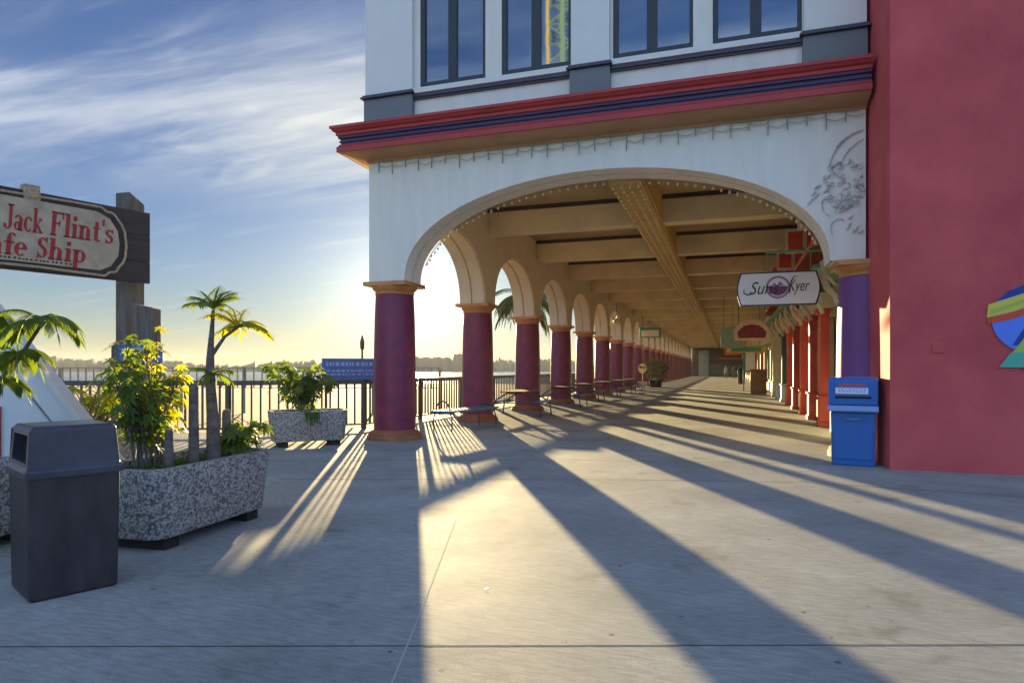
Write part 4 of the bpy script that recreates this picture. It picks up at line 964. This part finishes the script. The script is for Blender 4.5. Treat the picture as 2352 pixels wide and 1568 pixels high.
# further signs hung down the arcade
def hung(name, label, x, y, w, h, zb, m, m2=None, shape=None, t=.06):
    s = thing(name, label, 'sign', (x, y, zb)); b = MB(); b.prism(shape or [(-w / 2, 0), (w / 2, 0), (w / 2, h), (-w / 2, h)], -t / 2, t / 2, QS); p = b.build('board', m, s, bevel=.008)
    if m2: b = MB(); b.prism([(a * .78, h * .12 + c * .62) for a, c in (shape or [(-w / 2, 0), (w / 2, 0), (w / 2, h), (-w / 2, h)])], t / 2 + .002, t / 2 + .012, QS); b.build('face', m2, p)
    b = MB()
    for q in (-w * .35, w * .35): b.tube([(q, 0, h * .9), (q, 0, 5.03 - zb if zb < 5 else h)], .012, 5)
    b.build('hangers', 'iron', s); return s
arch_sh = [(-.75, 0), (.75, 0), (.80, .45), (.62, .70), (.38, .92), (0, 1.0), (-.38, .92), (-.62, .70), (-.80, .45)]
sg2 = hung('hanging_arched_sign', 'cream arched shop sign with a dark red middle, hung far down the arcade', .88, 27.2, 1.35, .85, 2.52, 'cream', 'deep_red', [(x * .85, z * .85) for x, z in arch_sh])
hung('hanging_green_sign', 'plain pale green shop sign hung behind the cream arched one', .15, 34.5, 1.0, 1.05, 2.45, 'pale_green')
hung('hanging_yellow_sign', 'long yellow-green shop sign hung lower beyond the arched one', 1.0, 40.3, 2.1, .42, 2.35, 'yellow_paint', 'green_paint')
hung('hanging_orange_sign', 'orange board hung furthest down the arcade', 1.0, 62, 2.7, .75, 2.6, 'orange_sign')
hung('hanging_teal_sign', 'teal and white sign hung close to the left row of columns', -5.1, 46, 1.5, .70, 3.55, 'teal_plastic', 'label_white')

# ---------------------------------------------------------------- things down the arcade
cb = thing('cabinet', 'orange-brown wooden cabinet standing by the shopfronts', 'cabinet', (1.62, 38.9, 0))
b = MB(); b.box((-.42, -.3, .06), (.42, .3, 1.34)); b.build('carcass', 'brown_wood', cb, bevel=.01); b = MB(); b.box((-.46, -.34, 1.343), (.46, .34, 1.39)); b.box((-.39, -.27, 0), (.39, .27, .058)); b.build('top', 'brown_wood', cb, bevel=.008)
b = MB(); b.box((-.36, -.318, .14), (-.02, -.302, 1.26)); b.box((.02, -.318, .14), (.36, -.302, 1.26)); b.build('doors', 'brown_wood', cb, bevel=.006)
ps = thing('poster_stand', 'turquoise poster stand with a pale poster behind the brown cabinet', 'poster stand', (1.25, 43.5, 0))
b = MB(); b.box((-.36, -.03, 0), (-.28, .03, 2.7)); b.box((.28, -.03, 0), (.36, .03, 2.7)); b.box((-.36, -.02, 1.2), (.36, .02, 2.7)); b.build('frame', 'teal_plastic', ps, bevel=.006)
b = MB(); b.box((-.20, -.035, 1.3), (.34, -.022, 2.6)); b.build('poster', 'label_white', ps)
db = thing('trash_can', 'narrow dark bin standing far down the arcade by the shops', 'trash can', (1.15, 62.5, 0))
b = MB(); b.lathe([(.28, 0), (.31, .9), (.33, .92), (.33, 1.0)], 16); b.build('body', 'feet', db); b = MB(); b.lathe([(.34, 1.0), (.33, 1.2), (.2, 1.36), (.05, 1.4)], 16); b.build('lid', 'feet', db)
tb = thing('potted_bush', 'big dark bush in a round tub against the far left columns', 'bush', (-5.2, 50.5, 0)); rnd = random.Random(17)
b = MB(); b.lathe([(.42, 0), (.50, .5), (.55, .52), (.55, .60), (.48, .60)], 20); b.build('tub', 'feet', tb)
lb = MB()
for i in range(900):
    a = rnd.uniform(0, 6.28); zz_ = rnd.uniform(-1, 1); rr = (1 - zz_ * zz_) ** .5; s = rnd.uniform(.55, 1.05) * (1 + .15 * math.sin(a * 3) * math.cos(zz_ * 4)); c = Vector((math.cos(a) * rr * 1.05 * s, math.sin(a) * rr * 1.05 * s, 1.35 + zz_ * .85 * s))
    leaf(lb, c, Vector((rnd.uniform(-1, 1), rnd.uniform(-1, 1), rnd.uniform(-.3, 1))), Vector((0, 0, 1)), .22, .10)
lb.build('foliage', 'leaf_dark', tb)
ur = thing('urn_topiary', 'white urn with a ball of pale flowers beside the big dark bush', 'plant pot', (-5.5, 45.0, 0)); b = MB(); b.lathe([(.16, 0), (.14, .1), (.30, .32), (.34, .5), (.36, .52), (.30, .53)], 18); b.build('urn', 'white_paint', ur)
lb = MB(); lb.tube([(0, 0, .5), (0, 0, 1.3)], .02, 6)
for i in range(220):
    a = rnd.uniform(0, 6.28); zz_ = rnd.uniform(-1, 1); rr = (1 - zz_ * zz_) ** .5; leaf(lb, Vector((math.cos(a) * rr * .25, math.sin(a) * rr * .25, 1.45 + zz_ * .25)), Vector((math.cos(a) * rr, math.sin(a) * rr, zz_)), Vector((0, 0, 1)), .10, .08)
lb.build('flower_ball', 'cream', ur)

# bench with hooped ends, then picnic tables
def hoop(b, x, w, h, r_=.022, y0=0):
    pts = [(x, y0 - w / 2, 0), (x, y0 - w / 2, h * .45)]
    for i in range(9): a = math.pi * (1 - i / 8); pts.append((x, y0 + w / 2 * math.cos(a) * .8 , h * .62 + h * .38 * math.sin(a)))
    pts += [(x, y0 + w / 2, h * .45), (x, y0 + w / 2, 0)]; b.tube(pts, r_, 8)
d = Vector((-5.72 + 6.12, 15.65 - 13.55, 0)); rz = math.atan2(d.y, d.x)
bn = thing('bench', 'teal slatted bench with arched tubular ends beside the second column', 'bench', (-5.95, 14.6, 0), rz)
for x in (-1.0, .95):
    b = MB(); hoop(b, x, .50, .70 if x < 0 else .60, .016); b.bar((x, -.3, .42), (x, .3, .42), .04, .03); b.build('hoop', 'iron', bn)
b = MB()
for k in range(4): b.box((-1.1, -.26 + k * .135, .44), (1.1, -.26 + k * .135 + .115, .485))
b.build('seat', 'teal_plastic', bn, bevel=.006)
def picnic(label, x, y, rz, seat_m='seat_blue'):
    t = thing('picnic_table', label, 'table', (x, y, 0), rz, None)
    b = MB()
    for k in range(5): b.box((-.9, -.36 + k * .146, .735), (.9, -.36 + k * .146 + .13, .77))
    b.build('tabletop', 'table_brown', t, bevel=.006)
    for s in (-1, 1):
        b = MB()
        for k in range(2): b.box((-.9, s * .72 - .14 + k * .145, .43), (.9, s * .72 - .14 + k * .145 + .13, .465))
        b.build('seat', seat_m, t, bevel=.006)
        l = MB(); l.tube([(s * .62, -.80, 0), (s * .62, -.74, .40), (s * .62, -.25, .70), (s * .62, .25, .70), (s * .62, .74, .40), (s * .62, .80, 0)], .024, 8); l.bar((s * .62, -.85, .415), (s * .62, .85, .415), .04, .03); l.build('leg_frame', 'iron', t)
    return t
ords = ['brown-topped picnic table with blue seats between the second and third columns', 'brown-topped picnic table between the third and fourth columns', 'brown-topped picnic table between the fourth and fifth columns', 'picnic table between the fifth and sixth columns', 'picnic table between the sixth and seventh columns', 'picnic table between the seventh and eighth columns']
for i, lab in enumerate(ords):
    t = picnic(lab, -6.0 + .12 * math.sin(i * 2), CY0 + BAY * (i + 1.5) + .3 * math.sin(i), R(90 + 4 * math.sin(i * 3))); t['group'] = 'picnic tables under the side arches'
# ---------------------------------------------------------------- people far down the arcade
def person(label, x, y, rz, shirt, pants, pose):
    H = 1.70
    J = {'pel': (0, 0, .95), 'spi': (0, .0, 1.15), 'che': (0, -.01, 1.36), 'nek': (0, 0, 1.48), 'hed': (0, -.02, 1.58), 'top': (0, -.01, 1.68)}
    V = [Vector(J[k]) for k in J]; E = [(0, 1), (1, 2), (2, 3), (3, 4), (4, 5)]; rad = [.13, .12, .135, .055, .085, .06]
    def chain(root, pts, rs):
        p = root
        for q, r_ in zip(pts, rs): V.append(Vector(q)); rad.append(r_); E.append((p, len(V) - 1)); p = len(V) - 1
        return p
    st = pose
    for s in (-1, 1):
        f = st * s
        chain(0, [(s * .09, 0, .90), (s * .10, -.10 * f - .02, .50), (s * .10, -.22 * f + .05, .09), (s * .10, -.22 * f - .10, .04)], [.085, .058, .04, .03])
        hnd = chain(2, [(s * .17, 0, 1.40), (s * .22, .06 * f, 1.13), (s * .22, .14 * f - .08, .90), (s * .22, .15 * f - .11, .82)], [.058, .042, .030, .026])
        for k in range(4): chain(hnd, [(s * .22 + (k - 1.5) * .016, .15 * f - .125, .76), (s * .215 + (k - 1.5) * .016, .15 * f - .12, .72)], [.010, .008])
        chain(hnd, [(s * .19, .15 * f - .14, .79)], [.010])
    me = bpy.data.meshes.new('body'); me.from_pydata([tuple(v) for v in V], E, [])
    o = bpy.data.objects.new('person', me); sc.collection.objects.link(o); sk = o.modifiers.new('skin', 'SKIN')
    for i, r_ in enumerate(rad): me.skin_vertices[0].data[i].radius = (r_, r_ * .8)
    me.skin_vertices[0].data[0].use_root = True
    ss = o.modifiers.new('sub', 'SUBSURF'); ss.levels = 1; ss.render_levels = 1
    bpy.context.view_layer.update(); m2 = bpy.data.meshes.new_from_object(o.evaluated_get(bpy.context.evaluated_depsgraph_get())); bpy.data.objects.remove(o)
    for m in ('skin', shirt, pants, 'hair'): m2.materials.append(MATS[m])
    for p in m2.polygons:
        z = p.center.z; p.material_index = 3 if (z > 1.63 or (z > 1.52 and p.center.y > .02)) else 0 if z > 1.46 else 1 if z > .93 and not (abs(p.center.x) > .17 and z < 1.2) else 0 if (abs(p.center.x) > .165 and z < .98) else 2 if z > .08 else 3
        p.use_smooth = True
    o = link('person', m2, None, (x, y, 0), (0, 0, rz)); return tag(o, label, 'person')
person('person in a white top walking at the far dark end of the arcade', -.25, 88, R(10), 'shirt_white', 'jeans', 1)
person('person in dark clothes beside the one in white at the far end', .75, 90, R(150), 'shirt_dark', 'shirt_dark', -.6)

# ---------------------------------------------------------------- scrap of paper and the ride tower mirrored in the window
b = MB(); b.add([(-.014, -.008, .004), (.015, -.007, .006), (.014, .009, .009), (-.011, .008, .005)], [(0, 1, 2, 3)]); q = G(1118, 1353); tag(b.build('paper_scrap', 'label_white', None, q), 'tiny white scrap of paper on the sunlit pavement', 'litter')
rt = thing('ride_tower', 'tall yellow and green lattice ride tower mirrored in the upper windows', 'tower', (-11.0, -20.6, 0), R(-14)); mat('tower_yellow', (.62, .54, .24), .6); mat('tower_green', (.22, .36, .26), .6)
b = MB(); w = .85
for sx in (-1, 1):
    for sy in (-1, 1): b.bar((sx * w, sy * w, 0), (sx * w, sy * w, 36), .20)
b.build('rails', 'tower_yellow', rt)
b = MB(); z = 0; k = 0
while z < 35:
    for sy in (-w, w): s = 1 if k % 2 else -1; b.bar((-w * s, sy, z), (w * s, sy, z + 1.3), .09); b.bar((-w, sy, z), (w, sy, z), .08)
    z += 1.3; k += 1
b.bar((.15, w - .1, 0), (.15, w - .1, 36), .30); b.build('lattice', 'tower_green', rt)
b = MB(); b.bar((-1.9, w, 0), (-1.9, w, 36), .16); b.bar((-1.9, w, .5), (-w, w, .5), .1); b.build('lift_rail', 'logo_blue', rt)

# ---------------------------------------------------------------- sea air
b = MB(); b.box((-2400, -60, -3.2), (2400, 1500, 38))
m = bpy.data.materials.new('haze'); m.use_nodes = True; N = m.node_tree.nodes; N.remove(N['Principled BSDF']); v = N.new('ShaderNodeVolumePrincipled'); v.inputs['Density'].default_value = .0003; v.inputs['Color'].default_value = (.92, .94, .95, 1); v.inputs['Anisotropy'].default_value = .0
m.node_tree.links.new(v.outputs[0], N['Material Output'].inputs['Volume'])
o = b.build('haze', m, kind='stuff'); tag(o, 'thin pale sea haze over the beach and the far shore', 'haze', kind='stuff')
